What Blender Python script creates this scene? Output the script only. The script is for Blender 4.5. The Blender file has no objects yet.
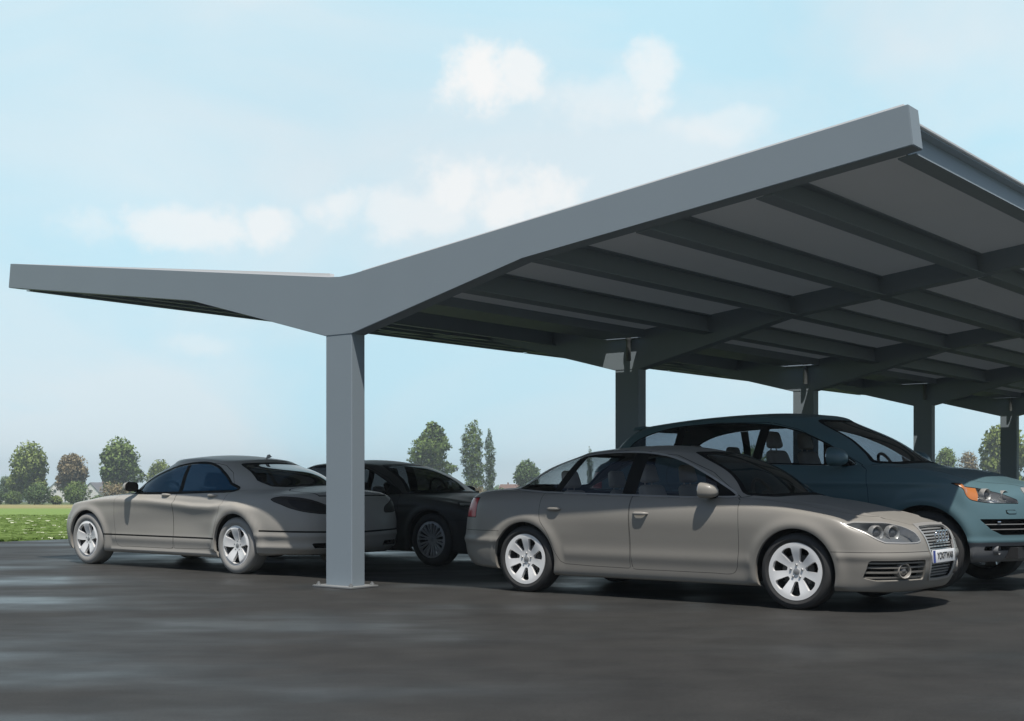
import bpy, bmesh, math, random
import numpy as np
from mathutils import Vector, Matrix
PI = math.pi
rnd = random.Random(7)
scene = bpy.context.scene
COL = scene.collection

# ---------------------------------------------------------------- camera and world frame
F_PX, HORIZON, CX = 1310.0, 480.0, 512.0
CAM_H = 1.11
UX = np.array([0.7873, -0.6166])          # carport beam direction (to the open right end)
VX = np.array([0.6166, 0.7873])           # direction of the row of columns
O0 = np.array([-1.642, 13.403])           # front right foot corner of the nearest column
ROT_U = math.atan2(UX[1], UX[0])

def W(u, v, z=0.0):
    p = O0 + UX * u + VX * v
    return (float(p[0]), float(p[1]), float(z))

# ---------------------------------------------------------------- materials
def new_mat(name):
    m = bpy.data.materials.new(name); m.use_nodes = True
    nt = m.node_tree
    return m, nt, nt.nodes, nt.links, nt.nodes['Principled BSDF']

def pmat(name, col, rough=0.5, metal=0.0, spec=0.5, coat=0.0, noise=0.0, nscale=8.0, bump=0.0, bscale=200.0,
         emit=None, estr=0.0, rnoise=0.0):
    m, nt, N, L, b = new_mat(name)
    b.inputs['Base Color'].default_value = (*col, 1)
    b.inputs['Roughness'].default_value = rough
    b.inputs['Metallic'].default_value = metal
    b.inputs['Specular IOR Level'].default_value = spec
    b.inputs['Coat Weight'].default_value = coat
    b.inputs['Coat Roughness'].default_value = 0.08
    tc = N.new('ShaderNodeTexCoord')
    if noise > 0 or rnoise > 0:
        n = N.new('ShaderNodeTexNoise'); n.inputs['Scale'].default_value = nscale; n.inputs['Detail'].default_value = 6
        L.new(tc.outputs['Object'], n.inputs['Vector'])
        if noise > 0:
            mx = N.new('ShaderNodeMix'); mx.data_type = 'RGBA'
            mx.inputs[6].default_value = (*[c * (1 - noise) for c in col], 1)
            mx.inputs[7].default_value = (*[min(1, c * (1 + noise)) for c in col], 1)
            L.new(n.outputs['Fac'], mx.inputs[0]); L.new(mx.outputs[2], b.inputs['Base Color'])
        if rnoise > 0:
            mr = N.new('ShaderNodeMapRange'); mr.inputs[3].default_value = rough - rnoise; mr.inputs[4].default_value = rough + rnoise
            L.new(n.outputs['Fac'], mr.inputs[0]); L.new(mr.outputs[0], b.inputs['Roughness'])
    if bump > 0:
        n2 = N.new('ShaderNodeTexNoise'); n2.inputs['Scale'].default_value = bscale
        L.new(tc.outputs['Object'], n2.inputs['Vector'])
        bp = N.new('ShaderNodeBump'); bp.inputs['Strength'].default_value = bump; bp.inputs['Distance'].default_value = 0.01
        L.new(n2.outputs['Fac'], bp.inputs['Height']); L.new(bp.outputs[0], b.inputs['Normal'])
    if emit: 
        b.inputs['Emission Color'].default_value = (*emit, 1); b.inputs['Emission Strength'].default_value = estr
    return m

def glass_mat(name, tint, gloss=(0.9, 0.9, 0.9), rough=0.02, ior=1.45, body=None, bodyfac=0.0):
    m, nt, N, L, b = new_mat(name); N.remove(b)
    out = N['Material Output']
    tr = N.new('ShaderNodeBsdfTransparent'); tr.inputs[0].default_value = (*tint, 1)
    gl = N.new('ShaderNodeBsdfGlossy'); gl.inputs[0].default_value = (*gloss, 1); gl.inputs['Roughness'].default_value = rough
    lw = N.new('ShaderNodeLayerWeight'); lw.inputs[0].default_value = .5
    pw = N.new('ShaderNodeMath'); pw.operation = 'POWER'; pw.inputs[1].default_value = 4.5; L.new(lw.outputs['Facing'], pw.inputs[0])
    fr = N.new('ShaderNodeMath'); fr.operation = 'MULTIPLY_ADD'; fr.inputs[1].default_value = .85; fr.inputs[2].default_value = .045; L.new(pw.outputs[0], fr.inputs[0])
    last = tr.outputs[0]
    if body:
        df = N.new('ShaderNodeBsdfDiffuse'); df.inputs[0].default_value = (*body, 1)
        mb = N.new('ShaderNodeMixShader'); mb.inputs[0].default_value = bodyfac
        L.new(last, mb.inputs[1]); L.new(df.outputs[0], mb.inputs[2]); last = mb.outputs[0]
    mx = N.new('ShaderNodeMixShader')
    L.new(fr.outputs[0], mx.inputs[0]); L.new(last, mx.inputs[1]); L.new(gl.outputs[0], mx.inputs[2])
    L.new(mx.outputs[0], out.inputs[0])
    return m

M = {}

# ---------------------------------------------------------------- object helpers
def link(o, parent=None):
    COL.objects.link(o)
    if parent is not None: o.parent = parent
    return o

def empty(name, loc, rz=0.0):
    o = bpy.data.objects.new(name, None); o.empty_display_size = 0.3
    o.location = loc; o.rotation_euler = (0, 0, rz)
    return link(o)

def tag(o, label=None, cat=None, group=None, kind=None):
    if label: o['label'] = label
    if cat: o['category'] = cat
    if group: o['group'] = group
    if kind: o['kind'] = kind
    return o

def mesh_obj(name, verts, faces, mats, parent=None, midx=None, normals=None, smooth=True):
    me = bpy.data.meshes.new(name)
    me.from_pydata([tuple(map(float, v)) for v in verts], [], [tuple(map(int, f)) for f in faces])
    for m in (mats if isinstance(mats, (list, tuple)) else [mats]): me.materials.append(m)
    if midx is not None: me.polygons.foreach_set('material_index', np.asarray(midx, dtype=np.int32))
    me.polygons.foreach_set('use_smooth', np.full(len(me.polygons), smooth, dtype=bool))
    me.update()
    if normals is not None:
        me.normals_split_custom_set_from_vertices([tuple(map(float, n)) for n in normals])
    o = bpy.data.objects.new(name, me)
    return link(o, parent)

def bm_obj(name, bm, mats, parent=None, smooth=True, angle=35):
    me = bpy.data.meshes.new(name); bmesh.ops.recalc_face_normals(bm, faces=bm.faces[:]); bm.to_mesh(me); bm.free()
    for m in (mats if isinstance(mats, (list, tuple)) else [mats]): me.materials.append(m)
    if smooth:
        me.polygons.foreach_set('use_smooth', np.ones(len(me.polygons), dtype=bool))
        me.set_sharp_from_angle(angle=math.radians(angle))
    o = bpy.data.objects.new(name, me)
    return link(o, parent)

def add_box(bm, size, loc=(0, 0, 0), rot=(0, 0, 0), bevel=0.0, seg=2, taper=None):
    r = bmesh.ops.create_cube(bm, size=1.0)
    vs = r['verts']
    for v in vs:
        v.co.x *= size[0]; v.co.y *= size[1]; v.co.z *= size[2]
    if taper:
        for v in vs:
            if v.co.z > 0: v.co.x *= taper[0]; v.co.y *= taper[1]
    if bevel > 0:
        es = list({e for v in vs for e in v.link_edges})
        rb = bmesh.ops.bevel(bm, geom=es, offset=bevel, segments=seg, affect='EDGES', profile=0.5)
        vs = list({v for f in rb['faces'] for v in f.verts} | {v for v in vs if v.is_valid})
        vs = list({v for v in vs if v.is_valid})
        # include all verts of connected island
        seen = set(vs); st = list(vs)
        while st:
            v = st.pop()
            for e in v.link_edges:
                o2 = e.other_vert(v)
                if o2 not in seen: seen.add(o2); st.append(o2)
        vs = list(seen)
    mt = Matrix.Translation(loc) @ Matrix.Rotation(rot[2], 4, 'Z') @ Matrix.Rotation(rot[1], 4, 'Y') @ Matrix.Rotation(rot[0], 4, 'X')
    for v in vs: v.co = mt @ v.co
    return vs

def add_prism(bm, pts, y0, y1, axis='y', mat=None):
    """extrude a closed 2-D outline; pts are (a,b); axis y: (a, y, b)"""
    def P(a, b, t):
        if axis == 'y': return (a, t, b)
        if axis == 'x': return (t, a, b)
        return (a, b, t)
    lo = [bm.verts.new(P(a, b, y0)) for a, b in pts]
    hi = [bm.verts.new(P(a, b, y1)) for a, b in pts]
    n = len(pts); fs = []
    fs.append(bm.faces.new(lo)); fs.append(bm.faces.new(hi[::-1]))
    for i in range(n):
        fs.append(bm.faces.new((lo[i], lo[(i + 1) % n], hi[(i + 1) % n], hi[i])))
    if mat is not None:
        for f in fs: f.material_index = mat
    return lo + hi

def add_lathe(bm, prof, n=32, axis='y', center=(0, 0, 0), a0=0.0, a1=2 * PI, mat=None):
    """prof: (r, t) points; revolve round axis"""
    full = abs((a1 - a0) - 2 * PI) < 1e-6
    rings = []
    k = n if full else n + 1
    for i in range(k):
        a = a0 + (a1 - a0) * i / n
        c, s = math.cos(a), math.sin(a)
        ring = []
        for r, t in prof:
            if axis == 'y': p = (r * c, t, r * s)
            elif axis == 'x': p = (t, r * c, r * s)
            else: p = (r * c, r * s, t)
            ring.append(bm.verts.new((p[0] + center[0], p[1] + center[1], p[2] + center[2])))
        rings.append(ring)
    for i in range(n):
        A, B = rings[i], rings[(i + 1) % k]
        for j in range(len(prof) - 1):
            f = bm.faces.new((A[j], A[j + 1], B[j + 1], B[j]))
            if mat is not None: f.material_index = mat

def add_tube(bm, p0, p1, r0, r1=None, n=8, caps=True):
    r1 = r0 if r1 is None else r1
    p0 = Vector(p0); p1 = Vector(p1); d = (p1 - p0)
    if d.length < 1e-6: return
    q = d.to_track_quat('Z', 'Y')
    A = [bm.verts.new(p0 + q @ Vector((r0 * math.cos(2 * PI * i / n), r0 * math.sin(2 * PI * i / n), 0))) for i in range(n)]
    B = [bm.verts.new(p1 + q @ Vector((r1 * math.cos(2 * PI * i / n), r1 * math.sin(2 * PI * i / n), 0))) for i in range(n)]
    for i in range(n): bm.faces.new((A[i], A[(i + 1) % n], B[(i + 1) % n], B[i]))
    if caps: bm.faces.new(A[::-1]); bm.faces.new(B)

# ---------------------------------------------------------------- curves and signed distances
def cr_eval(P, t):
    """centripetal Catmull-Rom through P (n x d, incl. phantoms at both ends); t in [0, n-3]"""
    P = np.asarray(P, float); n = len(P) - 3
    i = np.clip(np.floor(t).astype(int), 0, n - 1); f = t - i
    p0, p1, p2, p3 = P[i], P[i + 1], P[i + 2], P[i + 3]
    def dd(a, b): return np.maximum(np.sqrt(np.linalg.norm(b - a, axis=-1)), 1e-4)
    t0 = np.zeros(len(t)); t1 = t0 + dd(p0, p1); t2 = t1 + dd(p1, p2); t3 = t2 + dd(p2, p3)
    tt = t1 + f * (t2 - t1)
    g = lambda x: x[:, None]
    A1 = g((t1 - tt) / (t1 - t0)) * p0 + g((tt - t0) / (t1 - t0)) * p1
    A2 = g((t2 - tt) / (t2 - t1)) * p1 + g((tt - t1) / (t2 - t1)) * p2
    A3 = g((t3 - tt) / (t3 - t2)) * p2 + g((tt - t2) / (t3 - t2)) * p3
    B1 = g((t2 - tt) / (t2 - t0)) * A1 + g((tt - t0) / (t2 - t0)) * A2
    B2 = g((t3 - tt) / (t3 - t1)) * A2 + g((tt - t1) / (t3 - t1)) * A3
    return g((t2 - tt) / (t2 - t1)) * B1 + g((tt - t1) / (t2 - t1)) * B2

def spl(pts, k=8, closed=False):
    p = [np.array(q, float) for q in pts]
    if closed: P = [p[-1]] + p + [p[0], p[1]]; n = len(p)
    else: P = [2 * p[0] - p[1]] + p + [2 * p[-1] - p[-2]]; n = len(p) - 1
    t = np.arange(n * k + (0 if closed else 1)) / k
    return [tuple(q) for q in cr_eval(np.array(P), np.minimum(t, n - 1e-9))]

def poly_sdf(poly, x, y):
    P = np.asarray(poly, float); d = np.full(x.shape, 1e9); inside = np.zeros(x.shape, bool)
    n = len(P)
    for i in range(n):
        a = P[i]; b = P[(i + 1) % n]; e = b - a; L = e @ e
        if L < 1e-12: continue
        t = np.clip(((x - a[0]) * e[0] + (y - a[1]) * e[1]) / L, 0, 1)
        d = np.minimum(d, np.hypot(x - a[0] - t * e[0], y - a[1] - t * e[1]))
        c = ((a[1] > y) != (b[1] > y))
        with np.errstate(divide='ignore', invalid='ignore'):
            xi = a[0] + (y - a[1]) / (b[1] - a[1] if b[1] != a[1] else 1e-9) * e[0]
        inside ^= c & (x < xi)
    return np.where(inside, -d, d)

def interp(x, xs, ys): return np.interp(x, xs, ys)

# ---------------------------------------------------------------- surface patches that can be cut along any contour
class Patch:
    def __init__(s, V, N, A, T): s.V, s.N, s.A, s.T = V, N, A, np.asarray(T, int).reshape(-1, 3)
    def copy(s): return Patch(s.V.copy(), s.N.copy(), s.A.copy(), s.T.copy())
    def compact(s):
        used, inv = np.unique(s.T, return_inverse=True)
        return Patch(s.V[used], s.N[used], s.A[used], inv.reshape(-1, 3))
    def split(s, fn, eps=4e-4):
        """returns (inside f<0, outside)"""
        if len(s.T) == 0: return s, s
        f = np.asarray(fn(s), float).copy(); f[np.abs(f) < eps] = 0
        sg = np.sign(f)[s.T]
        neg = (sg < 0).any(1); pos = (sg > 0).any(1)
        ins = s.T[neg & ~pos]; outs = s.T[~neg]; cr = s.T[neg & pos]
        if len(cr) == 0: return Patch(s.V, s.N, s.A, ins), Patch(s.V, s.N, s.A, outs)
        V, N, A = [], [], []; base = len(s.V); cache = {}
        def mid(a, b):
            k = (a, b) if a < b else (b, a)
            if k in cache: return cache[k]
            a, b = k; t = f[a] / (f[a] - f[b])
            V.append(s.V[a] + t * (s.V[b] - s.V[a])); n = s.N[a] + t * (s.N[b] - s.N[a]); N.append(n / max(np.linalg.norm(n), 1e-9))
            A.append(s.A[a] + t * (s.A[b] - s.A[a]))
            cache[k] = base + len(V) - 1; return cache[k]
        ti, to = [], []
        for tri in cr.tolist():
            pn, pp = [], []
            for i in range(3):
                a, b = tri[i], tri[(i + 1) % 3]; fa, fb = f[a], f[b]
                if fa <= 0: pn.append(a)
                if fa >= 0: pp.append(a)
                if fa * fb < 0:
                    m = mid(a, b); pn.append(m); pp.append(m)
            for pl, out in ((pn, ti), (pp, to)):
                for i in range(1, len(pl) - 1): out.append((pl[0], pl[i], pl[i + 1]))
        if V:
            V2 = np.vstack([s.V, V]); N2 = np.vstack([s.N, N]); A2 = np.vstack([s.A, A])
        else: V2, N2, A2 = s.V, s.N, s.A
        ins = np.vstack([ins, np.array(ti, int).reshape(-1, 3)]); outs = np.vstack([outs, np.array(to, int).reshape(-1, 3)])
        return Patch(V2, N2, A2, ins), Patch(V2, N2, A2, outs)
    def offset(s, d):
        q = s.compact(); q.V = q.V + q.N * d; return q
    def boundary(s):
        e = np.vstack([s.T[:, [0, 1]], s.T[:, [1, 2]], s.T[:, [2, 0]]])
        k = np.sort(e, 1); key = k[:, 0].astype(np.int64) * 10000000 + k[:, 1]
        u, idx, cnt = np.unique(key, return_index=True, return_counts=True)
        return e[idx[cnt == 1]]

def merge(patches):
    V, N, A, T = [], [], [], []; o = 0
    for p in patches:
        p = p.compact()
        V.append(p.V); N.append(p.N); A.append(p.A); T.append(p.T + o); o += len(p.V)
    return Patch(np.vstack(V), np.vstack(N), np.vstack(A), np.vstack(T))

def mirror_patch(p):
    q = p.compact(); q.V = q.V * [1, -1, 1]; q.N = q.N * [1, -1, 1]; q.T = q.T[:, ::-1]
    return q

def wall(p, vec=None, depth=None, keep=None):
    """walls along the open edge of a patch, pushed along a fixed vector or inward along the normal"""
    p = p.compact(); E = p.boundary()
    E = E[~((np.abs(p.V[E[:, 0], 1]) < 1e-5) & (np.abs(p.V[E[:, 1], 1]) < 1e-5))]   # not along the mirror plane
    if keep is not None:
        ok = keep(p.V[E[:, 0]]) & keep(p.V[E[:, 1]]); E = E[ok]
    V, N, T = [], [], []
    for a, b in E.tolist():
        d = np.array(vec, float) if vec is not None else None
        da = d if d is not None else -p.N[a] * depth
        db = d if d is not None else -p.N[b] * depth
        pa, pb = p.V[a], p.V[b]
        n = np.cross(pb - pa, -da); n = n / max(np.linalg.norm(n), 1e-9)
        o = len(V); V += [pa, pb, pb + db, pa + da]; N += [n] * 4
        T += [(o, o + 3, o + 1), (o + 1, o + 3, o + 2)]
    if not V: return Patch(np.zeros((0, 3)), np.zeros((0, 3)), np.zeros((0, 2)), np.zeros((0, 3)))
    V = np.array(V); N = np.array(N)
    return Patch(V, N, np.zeros((len(V), 2)), np.array(T))

def solid(p, th):
    """thin shell with a rim"""
    q = p.compact(); b = q.offset(-th); b.T = b.T[:, ::-1]; b.N = -b.N
    return merge([q, b, wall(q, depth=th)])

def patch_obj(name, items, parent, both=False, side=1):
    """items: list of (patch, material); both: mirror into the same mesh; side -1: mirrored copy"""
    Vs, Ns, Ts, Mi, mats = [], [], [], [], []; o = 0
    for p, m in items:
        if len(p.T) == 0: continue
        if m not in mats: mats.append(m)
        ps = [p.compact()] if side > 0 else [mirror_patch(p)]
        if both: ps.append(mirror_patch(p))
        for q in ps:
            Vs.append(q.V); Ns.append(q.N); Ts.append(q.T + o); Mi.append(np.full(len(q.T), mats.index(m))); o += len(q.V)
    if not Vs: return None
    return mesh_obj(name, np.vstack(Vs), np.vstack(Ts), mats, parent, midx=np.concatenate(Mi), normals=np.vstack(Ns))
# ---------------------------------------------------------------- car body surface: rings of control points from sill to roof
NU, NK = 16, 9      # samples per interval round the car / up the car

def body_surface(rings, disp=None, smooth=8, nu=NU, nk=NK):
    R = np.array(rings, float)                       # (K, S, 3), half car, station 0 = nose centre, last = tail centre
    K, S, _ = R.shape
    my = np.array([1, -1, 1.0])
    tu = np.arange((S - 1) * nu + 1) / nu
    rows = []
    for r in R:
        P = np.vstack([r[1] * my, r, r[-2] * my]); rows.append(cr_eval(P, np.minimum(tu, S - 1 - 1e-9)))
    G = np.array(rows)                               # K x nU x 3
    tk = np.arange((K - 1) * nk + 1) / nk
    out = np.zeros((len(tk), G.shape[1], 3))
    for j in range(G.shape[1]):
        c = G[:, j]
        P = np.vstack([2 * c[0] - c[1], c, c[-2] * my])
        out[:, j] = cr_eval(P, np.minimum(tk, K - 1 - 1e-9))
    G = out
    def pad(G):
        A = np.concatenate([G[:, 1:2] * my, G, G[:, -2:-1] * my], 1)
        return np.concatenate([2 * A[:1] - A[1:2], A, A[-2:-1] * my], 0)
    for _ in range(smooth):
        A = pad(G)
        H = (A[:-2, 1:-1] + A[2:, 1:-1] + A[1:-1, :-2] + A[1:-1, 2:]) / 8 + A[1:-1, 1:-1] / 2
        H[0] = G[0]; H[-1, :, 1] = 0; G = H
    G[:, 0, 1] = 0; G[:, -1, 1] = 0
    def normals(G):
        A = pad(G)
        du = A[1:-1, 2:] - A[1:-1, :-2]; dk = A[2:, 1:-1] - A[:-2, 1:-1]
        n = np.cross(dk, du); l = np.linalg.norm(n, axis=2, keepdims=True); n = n / np.maximum(l, 1e-9)
        return n
    N = normals(G)
    c = G[G.shape[0] // 3, G.shape[1] // 2]
    if N[G.shape[0] // 3, G.shape[1] // 2, 1] < 0: N = -N; flip = True
    else: flip = False
    if disp is not None:
        U = np.broadcast_to(tu[None, :], G.shape[:2]); Kk = np.broadcast_to(tk[:, None], G.shape[:2])
        G = G + disp(G, N, U, Kk)
        N = normals(G)
        if flip: N = -N
    N[-1] = N[-2] * [1, 0, 1]; N[-1] /= np.maximum(np.linalg.norm(N[-1], axis=1, keepdims=True), 1e-9)
    nK, nU = G.shape[:2]
    idx = np.arange(nK * nU).reshape(nK, nU)
    a, b, c, d = idx[:-1, :-1].ravel(), idx[:-1, 1:].ravel(), idx[1:, 1:].ravel(), idx[1:, :-1].ravel()
    T = np.vstack([np.stack([a, b, c], 1), np.stack([a, c, d], 1)])
    V = G.reshape(-1, 3); Nn = N.reshape(-1, 3)
    # orient triangles like the normals
    tn = np.cross(V[T[:, 1]] - V[T[:, 0]], V[T[:, 2]] - V[T[:, 0]])
    fl = (tn * Nn[T[:, 0]]).sum(1) < 0
    if fl.mean() > 0.5: T = T[:, ::-1]
    area = np.linalg.norm(tn, axis=1)
    T = T[area > 1e-10]
    A = np.stack([np.broadcast_to(tu[None, :], (nK, nU)).ravel(), np.broadcast_to(tk[:, None], (nK, nU)).ravel()], 1)
    return Patch(V.copy(), Nn.copy(), A.copy(), T)

def lring(z, F, Y, R, XS):
    """lower ring: F,R four (x,y) each, Y eight half-widths at XS, z sixteen heights or one"""
    Z = [z] * 16 if not isinstance(z, (list, tuple)) else z
    pts = list(F) + [(x, y) for x, y in zip(XS, Y)] + list(R)
    return [(p[0], p[1], zz) for p, zz in zip(pts, Z)]

def roof_rings(r_edge, zroof, xm, fr=(0.62, 0.28, 0.0), sq=(0.80, 0.62, 0.5)):
    """rings closing the roof inward from its edge ring; zroof(x, y)"""
    out = []
    for f, q in zip(fr, sq):
        row = []
        for (x, y, z) in r_edge:
            xx = xm + (x - xm) * q; yy = y * f
            row.append((xx, yy, zroof(xx, yy)))
        out.append(row)
    return out

# ---- ways to describe a cut (negative inside)
def side(poly, r=0.0, ymin=0.3): return lambda p: np.maximum(poly_sdf(poly, p.V[:, 0], p.V[:, 2]) - r, ymin - p.V[:, 1])
def front(poly, r=0.0, xmin=1.0): return lambda p: np.maximum(poly_sdf(poly, p.V[:, 1], p.V[:, 2]) - r, xmin - p.V[:, 0])
def rear(poly, r=0.0, xmax=-1.0): return lambda p: np.maximum(poly_sdf(poly, p.V[:, 1], p.V[:, 2]) - r, p.V[:, 0] - xmax)
def top(poly, r=0.0, zmin=0.6): return lambda p: np.maximum(poly_sdf(poly, p.V[:, 0], p.V[:, 1]) - r, zmin - p.V[:, 2])
def par(poly, r=0.0): return lambda p: poly_sdf(poly, p.A[:, 0], p.A[:, 1]) - r
def circ(x, z, r, ymin=0.45, sq=1.0): return lambda p: np.maximum(np.hypot(p.V[:, 0] - x, p.V[:, 2] - z) - r, ymin - p.V[:, 1])
def grow(fn, d): return lambda p: fn(p) - d

def gap_cut(body, fn, w, gaps):
    """cut a panel out of the body along a thin dark shut line"""
    a, body = body.split(grow(fn, w)); inner, line = a.split(grow(fn, -w))
    gaps.append(line); return inner, body

def line_cut(p, fn, w, gaps):
    """draw an open groove on p where |fn| < w; fn monotone across the line"""
    a, b = p.split(grow(fn, w)); inner, line = a.split(grow(fn, -w))
    gaps.append(line); return merge([inner, b]) if len(inner.T) and len(b.T) else (b if len(b.T) else inner)

# ---------------------------------------------------------------- wheels
def rim_patch(R, holes, dish):
    nr, na = 40, 280
    rr = np.linspace(0.0, R, nr); aa = np.arange(na) * 2 * PI / na
    r, a = np.meshgrid(rr, aa, indexing='ij')
    X = r * np.cos(a); Z = r * np.sin(a); Y = dish(r, a)
    # normals by differences
    e = 1e-3
    yr = (dish(r + e, a) - dish(np.maximum(r - e, 0), a)) / (2 * e)
    ya = (dish(r, a + e) - dish(r, a - e)) / (2 * e) / np.maximum(r, 0.01)
    n = np.stack([-(yr * np.cos(a) - ya * np.sin(a)), np.ones_like(r), -(yr * np.sin(a) + ya * np.cos(a))], 2)
    n /= np.linalg.norm(n, axis=2, keepdims=True)
    V = np.stack([X, Y, Z], 2).reshape(-1, 3); N = n.reshape(-1, 3); A = np.stack([r.ravel(), a.ravel()], 1)
    idx = np.arange(nr * na).reshape(nr, na); i2 = np.roll(idx, -1, 1)
    q = [idx[:-1].ravel(), idx[1:].ravel(), i2[1:].ravel(), i2[:-1].ravel()]
    T = np.vstack([np.stack([q[0], q[1], q[2]], 1), np.stack([q[0], q[2], q[3]], 1)])
    T = T[:, ::-1]
    p = Patch(V, N, A, T)
    for h in holes:
        _, p = p.split(lambda q: h(q.V[:, 0], q.V[:, 2]))
    return p.compact()

def hole_petal(n, r0, r1, a0, w0, w1, rnd_=0.012):
    """n openings between spokes, from r0 to r1, half widths w0 -> w1"""
    P = [(r0, -w0 + .002), (r1 * .96, -w1), (r1, -w1 * .5), (r1, w1 * .5), (r1 * .96, w1), (r0, w0 - .002)]
    hs = []
    for k in range(n):
        a = a0 + 2 * PI * k / n; c, s = math.cos(a), math.sin(a)
        def h(x, z, c=c, s=s):
            return poly_sdf(P, x * c + z * s, -x * s + z * c) - rnd_
        hs.append(h)
    return hs

def make_wheel(car, x, y, spec, sgn):
    """wheel part: hub mesh > tyre, rim; sgn +1 left, -1 right; y outer face of the tyre"""
    R, w, Rr = spec['R'], spec['w'], spec['rim']
    bm = bmesh.new()
    add_lathe(bm, [(0.001, -.10), (.145, -.10), (.15, -.095), (.15, -.075), (.145, -.07), (.07, -.07), (.065, -.055), (0.001, -.055)], 40)
    hub = bm_obj('wheel', bm, M['disc'], car); hub.location = (x, sgn * y, R)
    hub.scale = (1, 1, 1)
    if sgn < 0: hub.rotation_euler = (0, 0, PI)
    bm = bmesh.new()
    prof = [(Rr - .012, -.02), (Rr + .002, -.012), (Rr + .012, -.006), (Rr + .03, 0.0), (R - .05, .001), (R - .028, -.004), (R - .012, -.014), (R - .003, -.028),
            (R, -.045), (R, -.07), (R - .006, -.072), (R - .006, -.08), (R, -.082), (R, -w / 2 - .006), (R - .006, -w / 2 - .004), (R - .006, -w / 2 + .004), (R, -w / 2 + .006)]
    prof = prof[:13] + [(R, -w + .045), (R - .012, -w + .014), (R - .05, -w), (Rr, -w + .01), (Rr - .012, -w + .02)]
    add_lathe(bm, prof, 72)
    t = bm_obj('tyre', bm, spec['tyre'], hub, angle=50)
    bm = bmesh.new()
    # barrel and outer lip
    add_lathe(bm, [(Rr - .016, -w + .02), (Rr - .03, -.12), (Rr - .03, -.06), (Rr - .014, -.03), (Rr - .008, -.016), (Rr + .001, -.012), (Rr + .003, -.018), (Rr - .01, -.03), (Rr - .02, -.06), (Rr - .02, -w + .02)], 72)
    me = bpy.data.meshes.new('t'); bm.to_mesh(me); bm.free()
    vb = np.array([v.co[:] for v in me.vertices]); fb = [tuple(p.vertices) for p in me.polygons]
    face = spec['face']()
    sh = merge([face, wall(face, vec=(0, -spec.get('thick', .035), 0))])
    back = face.compact(); back.V = back.V - [0, spec.get('thick', .035), 0]; back.T = back.T[:, ::-1]; back.N = -back.N
    sh = merge([sh, back])
    rim = patch_obj('rim', [(sh, spec['mat'])], hub)
    bm = bmesh.new()
    # lug bolts and cap
    for k in range(5):
        a = PI / 2 + 2 * PI * k / 5; rb = .056
        add_lathe(bm, [(.001, .004), (.007, .004), (.0105, 0.0), (.0105, -.02)], 8, center=(rb * math.cos(a), spec['bolt_y'], rb * math.sin(a)))
    add_lathe(bm, [(.001, .006), (.018, .005), (.027, .002), (.029, -.004), (.029, -.02)], 24, center=(0, spec['bolt_y'] , 0))
    me2 = bpy.data.meshes.new('t2'); bm.to_mesh(me2); bm.free()
    v2 = np.array([v.co[:] for v in me2.vertices]); f2 = [tuple(p.vertices) for p in me2.polygons]
    o3 = mesh_obj('wheel_bolts', v2, f2, M['bolt'], hub, smooth=True); o3.data.set_sharp_from_angle(angle=math.radians(35))
    o4 = mesh_obj('rim_barrel', vb, fb, M['barrel'], hub, smooth=True); o4.data.set_sharp_from_angle(angle=math.radians(40))
    return hub

# ---------------------------------------------------------------- interior pieces
def soft_box(bm, size, loc, rot=(0, 0, 0), b=0.04, taper=None):
    add_box(bm, size, loc, rot, bevel=b, seg=3, taper=taper)

def make_seat(car, x, y, z0, mat, h=0.62, w=0.50, lean=0.35, label=None):
    bm = bmesh.new()
    soft_box(bm, (.50, w, .14), (x + .18, y, z0 + .07), (0, -.10, 0), .045)
    L = h
    cx = x - .05 - math.sin(lean) * L / 2; cz = z0 + .12 + math.cos(lean) * L / 2
    soft_box(bm, (.13, w * .96, L), (cx, y, cz), (0, -lean, 0), .05, taper=(.75, .80))
    o = bm_obj('seat', bm, mat, car)
    bm = bmesh.new()
    hx = x - .05 - math.sin(lean) * (L + .12); hz = z0 + .12 + math.cos(lean) * (L + .12)
    soft_box(bm, (.09, .27, .18), (hx + .02, y, hz), (0, -lean * .6, 0), .035, taper=(.8, .85))
    add_tube(bm, (hx + .02, y - .06, hz - .16), (hx + .02, y - .06, hz), .007); add_tube(bm, (hx + .02, y + .06, hz - .16), (hx + .02, y + .06, hz), .007)
    bm_obj('headrest', bm, mat, o)
    return o

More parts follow.
